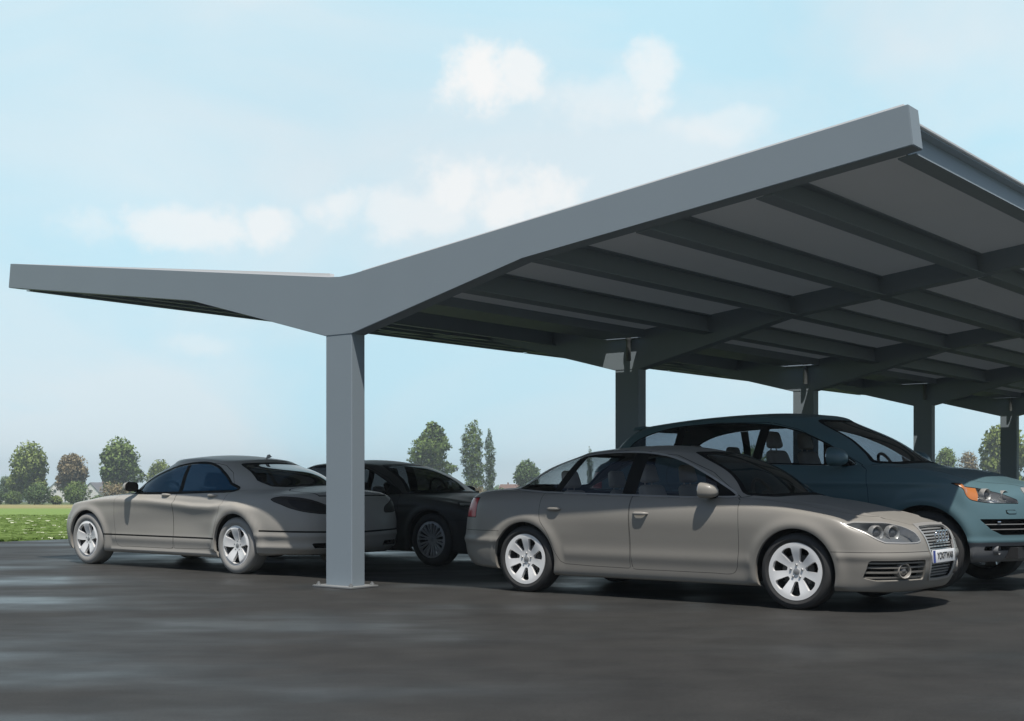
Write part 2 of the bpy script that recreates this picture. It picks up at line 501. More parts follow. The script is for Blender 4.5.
def make_interior(car, d, seat_mat, dark):
    xb, xf, wy = d['xb'], d['xf'], d['wy']; zf = d['zf']; zs = d['zs']
    bm = bmesh.new()   # cabin tub: floor, side trims, dash, parcel shelf
    add_box(bm, (xf - xb, wy * 2, .04), ((xf + xb) / 2, 0, zf))
    for s in (-1, 1): add_box(bm, (xf - xb - .25, .05, d['zb'] - zf - .05), ((xf + xb) / 2, s * (wy - .03), (d['zb'] + zf) / 2 - .03), bevel=.01)
    add_box(bm, (.30, wy * 1.9, .22), (xf - .02, 0, d['zb'] - .13), (0, .12, 0), bevel=.06, seg=3)
    add_box(bm, (.9, .22, .25), (xf - .75, 0, zf + .16), bevel=.04)
    add_box(bm, (.45, wy * 1.5, .04), (xb + .10, 0, d['zb'] + .0), bevel=.015)
    add_box(bm, (.04, wy * 1.9, d['zb'] - zf), (xf + .12, 0, (d['zb'] + zf) / 2 - .03))
    add_box(bm, (.04, wy * 1.6, d['zb'] - zf), (xb + .30, 0, (d['zb'] + zf) / 2 - .03))
    bm_obj('cabin_trim', bm, dark, car)
    for s in (-1, 1): make_seat(car, d['x1'], s * .37, zs, seat_mat, h=d.get('sh', .62))
    for s in (-1, 0, 1):
        make_seat(car, d['x2'], s * .42, zs + .02, seat_mat, h=.55, w=.42, lean=.40) if s else None
    bm = bmesh.new()   # steering wheel (left-hand drive)
    c = Vector((d['xf'] - .30, .37, d['zb'] - .02)); n = 28; tilt = -.45
    rings = []
    for i in range(n):
        a = 2 * PI * i / n
        ring = []
        for k in range(8):
            b = 2 * PI * k / 8; r = .185 + .016 * math.cos(b)
            p = Vector((.016 * math.sin(b), r * math.cos(a), r * math.sin(a)))
            p = Matrix.Rotation(tilt, 3, 'Y') @ p + c; ring.append(bm.verts.new(p))
        rings.append(ring)
    for i in range(n):
        for k in range(8): bm.faces.new((rings[i][k], rings[i][(k + 1) % 8], rings[(i + 1) % n][(k + 1) % 8], rings[(i + 1) % n][k]))
    add_lathe(bm, [(.001, 0), (.06, 0), (.07, .03), (.03, .06), (.03, .25)], 16, axis='x', center=c)
    for a in (0, PI, -PI / 2):
        p = Matrix.Rotation(tilt, 3, 'Y') @ Vector((0, .18 * math.cos(a), .18 * math.sin(a))) + c
        add_tube(bm, c, p, .016, .012)
    bm_obj('steering_wheel', bm, d.get('swm', dark), car)

def make_mirror(car, x, y, z, sgn, mat, size=(.13, .22, .15), dark=None, face=None):
    """door mirror: shell with a face plate, on a short arm"""
    bm = bmesh.new()
    n, m = 24, 14; sx, sy, sz = size
    rows = []
    for i in range(m + 1):
        t = i / m; ring = []
        for k in range(n):
            a = 2 * PI * k / n; c, s = math.cos(a), math.sin(a)
            q = (abs(c) ** 3 + abs(s) ** 3) ** (-1 / 3)
            rad = math.sqrt(max(1 - t ** 2.4, 0))
            ring.append(bm.verts.new((x + t * sx, sgn * (y + c * q * sy / 2 * rad * (1.0 if c > 0 else .92) + .0), z + s * q * sz / 2 * rad * (1 if s > 0 else .82) - .01 * t)))
        rows.append(ring)
    for i in range(m):
        for k in range(n): bm.faces.new((rows[i][k], rows[i][(k + 1) % n], rows[i + 1][(k + 1) % n], rows[i + 1][k]))
    bmesh.ops.remove_doubles(bm, verts=bm.verts[:], dist=1e-4)
    o = bm_obj('door_mirror', bm, mat, car, angle=60)
    bm = bmesh.new()
    pts = []
    for k in range(n):
        a = 2 * PI * k / n; c, s = math.cos(a), math.sin(a); q = (abs(c) ** 3 + abs(s) ** 3) ** (-1 / 3)
        pts.append((sgn * (y + c * q * sy / 2 * .97), z + s * q * sz / 2 * (1 if s > 0 else .82) * .97))
    add_prism(bm, pts, x - .006, x + .01, axis='x')
    bm_obj('mirror_glass', bm, face or M['mirror'], o, angle=30)
    bm = bmesh.new()
    add_box(bm, (.07, .17, .035), (x + .045, sgn * (y - sy / 2 - .035), z - .055), (sgn * .25, 0, 0), bevel=.012, seg=2)
    bm_obj('mirror_arm', bm, dark or mat, o)
    return o

def make_handle(parent, x, y, z, sgn, mat, L=.17, tilt=0.0):
    bm = bmesh.new()
    n, m = 12, 12; rows = []
    for i in range(m + 1):
        t = -1 + 2 * i / m; h = .017 * (1 - abs(t) ** 3 * .6); out = .038 * (1 - t ** 4) + .004
        ring = []
        for k in range(n):
            a = 2 * PI * k / n
            ring.append(bm.verts.new((x + t * L / 2, sgn * (y + out - .012 + .012 * math.cos(a)), z + tilt * t * L / 2 + h * math.sin(a))))
        rows.append(ring)
    for i in range(m):
        for k in range(n): bm.faces.new((rows[i][k], rows[i][(k + 1) % n], rows[i + 1][(k + 1) % n], rows[i + 1][k]))
    bm.faces.new(rows[0][::-1]); bm.faces.new(rows[-1])
    # recess cup behind the grip
    return bm_obj('handle', bm, mat, parent)

def wheel_well(bm, x, R, y0, y1, zc):
    add_lathe(bm, [(R, y1), (R, y0), (.02, y0)], 28, axis='y', center=(x, 0, zc), a0=-.15, a1=PI + .15)

def probe_y(p, x, z, ymin=.3):
    """outer half-width of the body at (x,z)"""
    d = (p.V[:, 0] - x) ** 2 + (p.V[:, 2] - z) ** 2 + (p.V[:, 1] < ymin) * 9
    return p.V[np.argmin(d), 1]
def probe_x(p, y, z, sgn=1):
    d = (p.V[:, 1] - y) ** 2 + (p.V[:, 2] - z) ** 2 + (p.V[:, 0] * sgn < 1) * 9
    return p.V[np.argmin(d), 0]

def underbody(car, wx, wr, R, xr, xf, w=.86, zc=.335, zb=.24):
    bm = bmesh.new()
    add_box(bm, (wx + wr - 2 * R - .04, w * 1.86, .1), ((wx - wr) / 2, 0, zb + .03))
    add_box(bm, (xf - wx, w * 1.35, .1), ((xf + wx) / 2 - .02, 0, zb + .04)); add_box(bm, (-xr - wr, w * 1.35, .1), ((xr - wr) / 2 + .02, 0, zb + .05))
    add_box(bm, (.9, .6, .12), (wx, 0, zb + .02)); add_box(bm, (.8, 1.1, .1), (-wr, 0, zb + .04))
    for x in (-wr, wx):
        for s in (-1, 1):
            wheel_well(bm, x, R + .015, s * .52, s * (w), zc)
            add_tube(bm, (x, s * .70, zc), (x, 0, zc), .04)
    return bm_obj('underbody', bm, M['under'], car, smooth=True)
# ---------------------------------------------------------------- grey executive sedan (nearest car)
def gauss(d, s): return np.exp(-(d / s) ** 2)
def sstep(a, b, x):
    t = np.clip((x - a) / (b - a), 0, 1); return t * t * (3 - 2 * t)

def add_disp(G, N, amt):
    """push outward in y only, scaled by how side-facing the surface is"""
    w = np.clip((np.abs(N[..., 1]) - .45) / .3, 0, 1)
    D = np.zeros_like(G); D[..., 1] = amt * w * np.where(G[..., 1] > .25, 1, 0)
    return D

def pan(region, depth, m_wall, m_floor=None):
    q = region.offset(-depth)
    return [(wall(region, depth=depth), m_wall), (q, m_floor or m_wall)]

def text_obj(name, body, size, loc, rot, mat, parent, ext=.0015, sx=1.0):
    c = bpy.data.curves.new(name, 'FONT'); c.body = body; c.size = size; c.extrude = ext; c.align_x = 'CENTER'; c.align_y = 'CENTER'
    c.materials.append(mat)
    o = bpy.data.objects.new(name, c); o.location = loc; o.rotation_euler = rot; o.scale = (sx, 1, 1)
    me = bpy.data.meshes.new_from_object(o); m = bpy.data.objects.new(name, me); m.location = loc; m.rotation_euler = rot; m.scale = (sx, 1, 1)
    bpy.data.objects.remove(o)
    return link(m, parent)

def number_plate(car, x, z, txt, sgn=1, tilt=0.0, y=0.0):
    bm = bmesh.new(); add_box(bm, (.012, .52, .11), bevel=.004)
    o = bm_obj('number_plate', bm, M['plate'], car); o.location = (x, y, z); o.rotation_euler = (0, -tilt, 0 if sgn > 0 else PI)
    bm = bmesh.new(); add_box(bm, (.004, .045, .104), (.0075, -.236, 0))
    bm_obj('plate_band', bm, M['plate_blue'], o)
    if txt: text_obj('plate_lettering', txt, .085, (.0085, .02, 0), (PI / 2, 0, PI / 2), M['letter'], o, sx=.80)
    return o

def torus_rings(bm, centres, R, r, axis_x):
    for (y, z) in centres:
        n, m = 32, 8; rows = []
        for i in range(n):
            a = 2 * PI * i / n; row = []
            for k in range(m):
                b = 2 * PI * k / m; rr = R + r * math.cos(b)
                row.append(bm.verts.new((axis_x + r * .6 * math.sin(b), y + rr * math.cos(a), z + rr * math.sin(a))))
            rows.append(row)
        for i in range(n):
            for k in range(m): bm.faces.new((rows[i][k], rows[(i + 1) % n][k], rows[(i + 1) % n][(k + 1) % m], rows[i][(k + 1) % m]))

def lamp_can(bm, c, r, depth, mi_ring=0, mi_lens=1, yaw=0.0):
    n0 = len(bm.verts)
    """round lamp: bezel, bowl and domed lens, facing +x"""
    pr = [(r * 1.12, -depth), (r * 1.12, -.004), (r * 1.04, .004), (r * .92, -.002), (r * .80, -depth * .5)]
    add_lathe(bm, pr, 28, axis='x', center=c, mat=mi_ring)
    add_lathe(bm, [(r * .80, -depth * .45), (r * .6, -depth * .2), (r * .3, -depth * .06), (.0005, 0)], 24, axis='x', center=(c[0] - .006, c[1], c[2]), mat=mi_lens)
    if yaw:
        bm.verts.ensure_lookup_table(); mt = Matrix.Translation(c) @ Matrix.Rotation(yaw, 4, 'Z') @ Matrix.Translation([-q for q in c])
        for v in bm.verts[n0:]: v.co = mt @ v.co

def slats(region, levels, thick, out=.006, axis=2, skew=None):
    """bars cut from the region between level pairs, standing proud of the pan behind"""
    bars = []
    for lo, hi in levels:
        f = (lambda p, lo=lo, hi=hi: np.abs(p.V[:, axis] + (skew(p) if skew else 0) - (lo + hi) / 2) - (hi - lo) / 2)
        # monotone cuts
        a, _ = region.split(lambda p, hi=hi: p.V[:, axis] + (skew(p) if skew else 0) - hi)
        _, b = a.split(lambda p, lo=lo: p.V[:, axis] + (skew(p) if skew else 0) - lo)
        if len(b.T): bars.append(solid(b.offset(out), thick))
    return bars


def uz(poly, r=0.0, umin=None): return lambda p: poly_sdf(poly, p.A[:, 0], p.V[:, 2]) - r

def build_car(loc, rz, S):
    """S: table of one car's rings and outlines; hooks add what is particular to it"""
    car = empty(S['name'], loc, rz)
    P, K = S['paint'], M['black']
    rings = list(S['rings'])
    rings += roof_rings(rings[-1], S['zroof'], S['xroof'], fr=(.93, .62, .30, 0.0), sq=S.get('sq', (.92, .74, .58, .5)))
    body = body_surface(rings, S['disp'])
    gaps = []; wx, wz, ar = S['wx'], S['wz'], S['arch']; wr = S.get('wxr', wx)
    for x in (wx, -wr): _, body = body.split(circ(x, wz, ar))
    w_fn = side(S['dlo'], r=.004)
    trim, body = body.split(grow(w_fn, S.get('trimw', .016))); win, trim = trim.split(w_fn)
    panes = []; rest = win
    for poly in S['panes']:
        g, rest = rest.split(side(poly)); panes.append(g)
    ws = S['ws']; wfn = lambda p: np.maximum(poly_sdf(ws, p.V[:, 1], p.V[:, 2]), S['wsx'] - p.V[:, 0])
    wsb, body = body.split(grow(wfn, .012)); wsg, wsb = wsb.split(grow(wfn, -.012))
    rw = S['rw']; rfn = lambda p: np.maximum(poly_sdf(rw, p.V[:, 1], p.V[:, 2]), p.V[:, 0] - S['rwx'])
    rwb, body = body.split(grow(rfn, .010)); rwg, rwb = rwb.split(grow(rfn, -.012))
    R = dict(car=car, gaps=gaps, body=body, K=K, P=P)
    S['pre'](R)                                  # lamps, grille, intakes
    body = R['body']
    bonnet, body = gap_cut(body, top(S['bonnet'], zmin=S.get('bz', .70)), .003, gaps)
    if S.get('boot'): boot, body = gap_cut(body, S['boot'], S.get('bootw', .003), gaps)
    doors = []
    for d in S['doors']:
        g, body = gap_cut(body, side(d), .0020, gaps); doors.append(g)
    R['body'] = body
    for fn, w in S.get('grooves', []): R['body'] = line_cut(R['body'], fn, w, gaps)
    for fn, w in S.get('door_grooves', []): doors = [line_cut(g, fn, w, gaps) for g in doors]
    body = R['body']
    lips = wall(body, vec=(0, -.035, 0), keep=lambda V: (np.abs(np.minimum(np.hypot(V[:, 0] - wx, V[:, 2] - wz), np.hypot(V[:, 0] + wr, V[:, 2] - wz)) - ar) < .004))
    items = [(body, P), (lips, P)]
    if S.get('clad'):                            # unpainted lower cladding
        c, b2 = body.split(S['clad']); items = [(b2, P), (c, M['cladding']), (lips, M['cladding'])]
    bo = patch_obj('body', items + [(g, K) for g in gaps] + [(wsb, K), (rwb, K), (rest, K)], car, both=True)
    patch_obj('bonnet', [(bonnet, P)], car, both=True)
    if S.get('boot'): patch_obj('boot_lid', [(boot, P)], car, both=True)
    patch_obj('windscreen', [(wsg, S['g_ws'])], car, both=True)
    patch_obj('rear_window', [(rwg, S['g_rear'])], car, both=True)
    for s in (1, -1):
        ds = []
        for k, d in enumerate(doors):
            its = [(d, P)]
            if S.get('clad'):
                c, b2 = d.split(S['clad']); its = [(b2, P), (c, M['cladding'])]
            o = patch_obj('door', its, car, side=s); ds.append(o)
            hx, hz, hm = S['handles'][k]
            make_handle(o, hx, probe_y(d, hx, hz), hz, s, hm, L=S.get('hl', .17))
        for k, g in enumerate(panes):
            patch_obj('window', [(g, S['g_side'])], ds[k] if k < len(ds) else car, side=s)
        patch_obj('window_trim', [(trim.offset(.003), S['trim'])], car, side=s)
        make_mirror(car, *S['mirror'][0], s, S['mirror_mat'], size=S['mirror'][1], dark=K, face=S.get('mirror_face'))
    S['post'](R)
    ub = S['under']; underbody(car, wx, wr, ar, ub[0], ub[1], w=ub[2], zc=wz, zb=ub[3])
    for x in (wx, -wr):
        for s in (1, -1): make_wheel(car, x, S['wy'], S['wheel'], s)
    make_interior(car, S['cab'], S['seat'], M['cabin'])
    return car
def sedan_a_spec():
    P = M['paint_grey']; K = M['black']
    XS = [1.80, 1.42, 1.04, .55, -.05, -.65, -1.1, -1.42]
    F = lambda a, b, c, d: [a, b, c, d]
    rings = [
     lring([.20]*4+[.19]+[.18]*6+[.19]+[.22]*4, [(2.20,0),(2.17,.36),(2.04,.64),(1.92,.76)], [.80,.81,.80,.79,.79,.79,.80,.81], [(-2.10,.78),(-2.34,.62),(-2.42,.34),(-2.44,0)], XS),
     lring([.205]*4+[.20]+[.19]*6+[.205]+[.24]*4, [(2.245,0),(2.215,.37),(2.07,.68),(1.95,.81)], [.865,.88,.868,.860,.86,.862,.872,.88], [(-2.14,.82),(-2.40,.65),(-2.485,.35),(-2.505,0)], XS),
     lring(.34, [(2.325,0),(2.295,.38),(2.14,.71),(1.97,.845)], [.893,.905,.89,.885,.885,.886,.897,.905], [(-2.18,.85),(-2.46,.685),(-2.545,.37),(-2.565,0)], XS),
     lring(.50, [(2.345,0),(2.315,.38),(2.155,.72),(1.975,.862)], [.905,.916,.905,.90,.90,.902,.912,.918], [(-2.19,.868),(-2.475,.70),(-2.565,.375),(-2.585,0)], XS),
     lring([.62]*16, [(2.325,0),(2.29,.38),(2.12,.71),(1.95,.856)], [.906,.92,.915,.912,.912,.914,.922,.924], [(-2.19,.868),(-2.465,.70),(-2.55,.375),(-2.57,0)], XS),
     lring([.69,.69,.70,.715,.73,.74,.75,.755,.76,.765,.77,.775,.79,.80,.80,.80], [(2.295,0),(2.255,.38),(2.07,.69),(1.90,.84)], [.898,.918,.918,.917,.917,.918,.922,.920], [(-2.18,.855),(-2.435,.70),(-2.525,.37),(-2.545,0)], XS),
     lring([.735,.74,.745,.765,.79,.83,.855,.865,.875,.885,.893,.90,.915,.925,.93,.93], [(2.245,0),(2.20,.37),(2.00,.65),(1.84,.79)], [.865,.892,.893,.892,.893,.893,.893,.882], [(-2.15,.815),(-2.40,.665),(-2.495,.35),(-2.515,0)], XS),
     [(2.17,0,.768),(2.13,.34,.77),(1.93,.58,.785),(1.78,.71,.808),(1.64,.785,.835),(1.36,.842,.872),(1.00,.856,.895),(.54,.862,.91),(-.05,.866,.922),(-.65,.866,.933),(-1.1,.862,.942),(-1.42,.842,.95),(-2.08,.755,.972),(-2.34,.61,.98),(-2.435,.33,.985),(-2.455,0,.988)],
     [(2.05,0,.805),(2.02,.31,.806),(1.82,.52,.822),(1.68,.635,.842),(1.56,.70,.865),(1.30,.778,.898),(.98,.815,.92),(.53,.838,.932),(-.05,.846,.944),(-.65,.848,.954),(-1.1,.838,.964),(-1.42,.808,.972),(-2.0,.70,.995),(-2.25,.56,1.003),(-2.33,.31,1.008),(-2.35,0,1.01)],
     [(1.58,0,.895),(1.56,.24,.894),(1.46,.42,.897),(1.37,.53,.903),(1.28,.605,.912),(1.12,.70,.928),(.89,.768,.942),(.52,.815,.95),(-.05,.828,.958),(-.65,.828,.968),(-1.1,.812,.978),(-1.42,.765,.988),(-1.86,.63,1.012),(-2.02,.49,1.022),(-2.09,.27,1.027),(-2.11,0,1.03)],
     [(1.04,0,.978),(1.02,.22,.975),(.97,.38,.970),(.92,.52,.962),(.85,.62,.957),(.75,.695,.955),(.62,.745,.957),(.42,.785,.963),(-.05,.806,.970),(-.62,.806,.980),(-1.06,.785,.990),(-1.36,.735,1.002),(-1.62,.63,1.025),(-1.75,.48,1.038),(-1.82,.26,1.045),(-1.84,0,1.048)],
     [(.64,0,1.21),(.63,.20,1.208),(.59,.35,1.20),(.55,.47,1.19),(.50,.555,1.185),(.42,.62,1.18),(.31,.668,1.18),(.15,.70,1.185),(-.14,.716,1.192),(-.6,.715,1.198),(-.96,.695,1.205),(-1.16,.65,1.208),(-1.33,.56,1.215),(-1.42,.43,1.225),(-1.465,.23,1.232),(-1.475,0,1.235)],
     [(.24,0,1.388),(.23,.18,1.386),(.20,.32,1.378),(.16,.43,1.365),(.11,.50,1.355),(.04,.555,1.348),(-.05,.592,1.348),(-.15,.612,1.352),(-.30,.622,1.358),(-.58,.622,1.362),(-.76,.614,1.360),(-.88,.585,1.352),(-.98,.505,1.352),(-1.04,.385,1.358),(-1.075,.21,1.363),(-1.085,0,1.366)],
    ]
    def wq(x, z):   # longer glasshouse at both ends
        d = .085 * min(1, max(0, (x - .1) / .5)) * min(1, max(0, (1.35 - x) / .35)) * min(1, max(0, (z - .5) / .4))
        e = -.11 * min(1, max(0, (-x - .5) / .6)) * min(1, max(0, (x + 2.1) / .25)) * min(1, max(0, (z - .9) / .1))
        return x + d + e
    def lowr(x, z): return z - .030 * min(1, max(0, (x - 1.5) / .6)) * (1 if z > .15 else 0)
    def tail(x): return x + .055 * min(1, max(0, (-x - 2.0) / .3))
    rings[-2] = [(x + .035 * min(1, max(0, (x + .2) / .4)), y, z) for x, y, z in rings[-2]]
    rings[-1] = [(x + .07 * min(1, max(0, (x + .5) / .5)), y, z) for x, y, z in rings[-1]]
    BL = [.02, .040, .065, .05]
    rings = [[(tail(wq(x, z)) + (BL[j] * max(0, min(1, (9.5 - i) / 3)) if j < 4 else 0), y, lowr(x, z)) for j, (x, y, z) in enumerate(r)] for i, r in enumerate(rings)]
    rings[-1] = [(x, y, z - .018 * min(1, max(0, (x + .2) / .3))) for x, y, z in rings[-1]]
    WP = lambda poly: [(wq(a, b), b) for a, b in poly]
    zr = lambda x, y: 1.452 - .062 * max(0, (x + .35) / .55) ** 2 * (x > -.35) - .055 * ((-.35 - x) / .80) ** 2 * (x < -.35) - .065 * (y / .62) ** 2 
    def disp(G, N, U, Kk):
        x, y, z = G[..., 0], G[..., 1], G[..., 2]
        a = np.zeros_like(x)
        for wx in (-1.49, 1.42):
            r = np.hypot(x - wx, z - .33)
            a += .020 * gauss(r - .40, .055) * (z > .2)
        a += .008 * gauss(z - (.40 + 0 * x), .055) * (np.abs(x) < 1.0)           # lower door crease
        a -= .004 * gauss(z - .60, .14) * sstep(-1.1, -.7, x) * sstep(1.1, .7, x)
        a += .002 * gauss(z - .84, .06) * sstep(1.5, .9, x)
        D = add_disp(G, N, a)
        # bumper shelf at the rear corners and a soft crease on the bonnet
        b = .014 * gauss(z - .50, .035) * (x < -1.75) + .010 * gauss(z - .47, .03) * (x > 1.8)
        D += N * b[..., None]
        bl = .010 * gauss(y - (.42 + .10 * (2.0 - x)), .05) * ((z > .78) & (x > 1.0))
        D[..., 2] += bl
        return D

    dlo = WP(spl([(.67,.970),(.38,1.155),(.10,1.292),(-.18,1.352),(-.55,1.365),(-.85,1.340),(-1.12,1.262),(-1.38,1.14),(-1.62,1.030)], 8) + [(-1.62,1.022),(-1.2,1.000),(-.5,.982),(.3,.966)])
    ws = spl([(0,.985),(.30,.98),(.52,.972),(.655,.985)], 8) + spl([(.60,1.08),(.53,1.22),(.46,1.32),(.41,1.356),(.2,1.370),(0,1.374)], 6) + [(-.3,1.374),(-.3,.985)]
    rw = spl([(0,1.055),(.3,1.05),(.50,1.045),(.57,1.06)], 6) + spl([(.53,1.15),(.47,1.26),(.41,1.335),(.36,1.35),(.2,1.352),(0,1.356)], 6) + [(-.3,1.356),(-.3,1.055)]
    bon = spl([(1.0,-.9),(1.0,.0),(.97,.45),(.87,.66),(.78,.742)], 6) + spl([(1.0,.765),(1.30,.725),(1.60,.655),(1.85,.52),(2.02,.40),(2.16,.325),(2.22,.30)], 6) + [(2.24,.2),(2.24,-.9)]
    bt = spl([(-1.93,-.9),(-1.93,.3),(-1.90,.50),(-1.96,.59)], 5) + spl([(-2.1,.625),(-2.3,.60),(-2.47,.50)], 5) + [(-2.9,.48),(-2.9,-.9)]
    fd = spl([(.86,.93),(.88,.80),(.885,.60),(.875,.42),(.855,.32),(.82,.285),(.60,.28),(.1,.28),(-.20,.28),(-.235,.285)], 5) + [(-.245,.40),(-.25,.60),(-.255,.80),(-.26,.98),(-.20,1.33),(-.20,1.36)] + [(.06,1.345),(.48,1.185),(.79,.965)]
    rd = [(-.26,.285),(-.70,.29),(-1.00,.30)] + spl([(-1.05,.325),(-1.12,.44),(-1.19,.60),(-1.28,.72),(-1.30,.80),(-1.305,.98)], 5) + [(-1.30,1.28),(-.93,1.37),(-.5,1.392),(-.205,1.38),(-.265,.98),(-.258,.6)]
    hl = spl([(.855,.735),(.82,.690),(.775,.625),(.74,.598)], 5) + spl([(.60,.592),(.44,.594),(.405,.602)], 4) + spl([(.42,.66),(.48,.715),(.52,.735),(.66,.742),(.78,.745)], 5)
    tl = [(.52,.74),(.55,.86),(.60,.915),(.90,.925),(.90,.765),(.86,.74)]
    gr = [(0,.715),(.27,.711),(.305,.698),(.315,.665),(.295,.57),(.262,.37),(.248,.305),(.225,.275),(0,.268),(-.2,.268),(-.2,.715)]
    it = [(.375,.428),(.835,.428),(.835,.300),(.79,.282),(.355,.282)]
    def pre(R):
        body, gaps = R['body'], R['gaps']
        h_fn = front(hl, r=.004, xmin=1.6)
        R['hbz'], body = body.split(grow(h_fn, .010)); R['head'], R['hbz'] = R['hbz'].split(h_fn)
        t_fn = lambda p: np.maximum(poly_sdf(tl, p.V[:, 1], p.V[:, 2]) - .01, p.V[:, 0] + 2.15)
        R['tail'], body = gap_cut(body, t_fn, .004, gaps)
        g_fn = front(gr, xmin=2.0)
        R['gfr'], body = body.split(grow(g_fn, .020)); R['gril'], R['gfr'] = R['gfr'].split(g_fn)
        R['intk'], R['body'] = body.split(front(it, r=.012, xmin=1.9))
    def post(R):
        car = R['car']; gril = R['gril']; head = R['head']
        o = patch_obj('grille', pan(gril, .06, K, K) + [(solid(R['gfr'].offset(.008), .02), M['satin'])], car, both=True)
        lv = [(z, z + .0125) for z in np.arange(.288, .705, .0245)]
        patch_obj('grille_bars', [(b, M['satin_dark']) for b in slats(gril.offset(-.026), lv, .014, out=.006)], o, both=True)
        bm = bmesh.new(); torus_rings(bm, [(-.111,.628),(-.037,.628),(.037,.628),(.111,.628)], .047, .0075, 2.362)
        bm_obj('badge', bm, M['chrome'], o, angle=80)
        number_plate(car, 2.378, .458, 'YOXFTWAB', tilt=.05)
        number_plate(car, -2.545, .62, None, sgn=-1)
        for s in (1, -1):
            h = patch_obj('headlight', pan(head, .075, M['lamp_rim'], M['lamp_inner']) + [(solid(R['hbz'].offset(.004), .012), M['satin'])], car, side=s)
            patch_obj('lens', [(head.offset(.002), M['lens'])], h, side=s)
            bm = bmesh.new()
            for (ly, lz, lx) in ((.68,.664,2.065),(.555,.664,2.155)): lamp_can(bm, (lx, s * ly, lz), .058, .05, yaw=s * .45)
            bm_obj('projector', bm, [M['satin'], M['bulb']], h)
            patch_obj('tail_light', [(R['tail'], M['red'])], car, side=s)
            ii = patch_obj('bumper_intake', pan(R['intk'], .07, P, K), car, side=s)
            lv = [(.290,.302),(.333,.347),(.375,.388),(.413,.424)]
            patch_obj('intake_slats', [(b, P) for b in slats(R['intk'].offset(-.020), lv, .02, out=.004)], ii, side=s)
            bm = bmesh.new(); lamp_can(bm, (2.272, s * .605, .352), .058, .09, yaw=s * .55); bm_obj('fog_light', bm, [M['paint_light'], M['bulb']], ii)
    wheel = dict(R=.328, w=.225, rim=.250, mat=M['alloy_bright'], tyre=M['tyre'], bolt_y=-.030, thick=.035,
        face=lambda: rim_patch(.2475, hole_petal(7, .100, .200, -PI / 2, .008, .034, .013),
            lambda r, a: -.008 - .030 * (1 - sstep(.05, .225, r))))
    S = dict(name='sedan', paint=P, rings=rings, zroof=zr, xroof=-.42, disp=disp, wx=1.42, wxr=1.49, wz=.325, arch=.372, dlo=dlo,
        panes=[[(.56,.9),(.56,1.5),(-.18,1.5),(-.26,.9)], [(-.41,.9),(-.34,1.5),(-.80,1.5),(-1.20,.9)], [(-1.30,.9),(-.90,1.5),(-2.2,1.5),(-2.2,.9)]],
        ws=ws, wsx=.14, rw=rw, rwx=-.95, pre=pre, post=post, bonnet=bon, boot=lambda p: np.maximum(poly_sdf(bt, p.V[:, 0], p.V[:, 1]), .70 - p.V[:, 2]),
        doors=[fd, rd], handles=[(-.13,.80,M['paint_light']), (-1.12,.83,P)],
        grooves=[(lambda p: p.V[:, 2] - .508 + np.where(p.V[:, 0] > 1.74, 0, 5), .0022), (lambda p: p.V[:, 2] - .60 + np.where(p.V[:, 0] < -1.76, 0, 5), .0022)],
        g_ws=M['glass_dark'], g_rear=M['glass_side'], g_side=M['glass_side'], trim=M['satin'],
        mirror=((.53,.925,1.012),(.16,.175,.155)), mirror_mat=P, under=(-2.40, 2.15, .885, .24), wy=.905, wheel=wheel,
        cab=dict(xb=-1.75, xf=.78, wy=.74, zf=.28, zb=.97, zs=.36, x1=-.10, x2=-.98, swm=M['wheel_tan']), seat=M['seat_tan'])
    return S

def sedan_a(loc, rz): return build_car(loc, rz, sedan_a_spec())
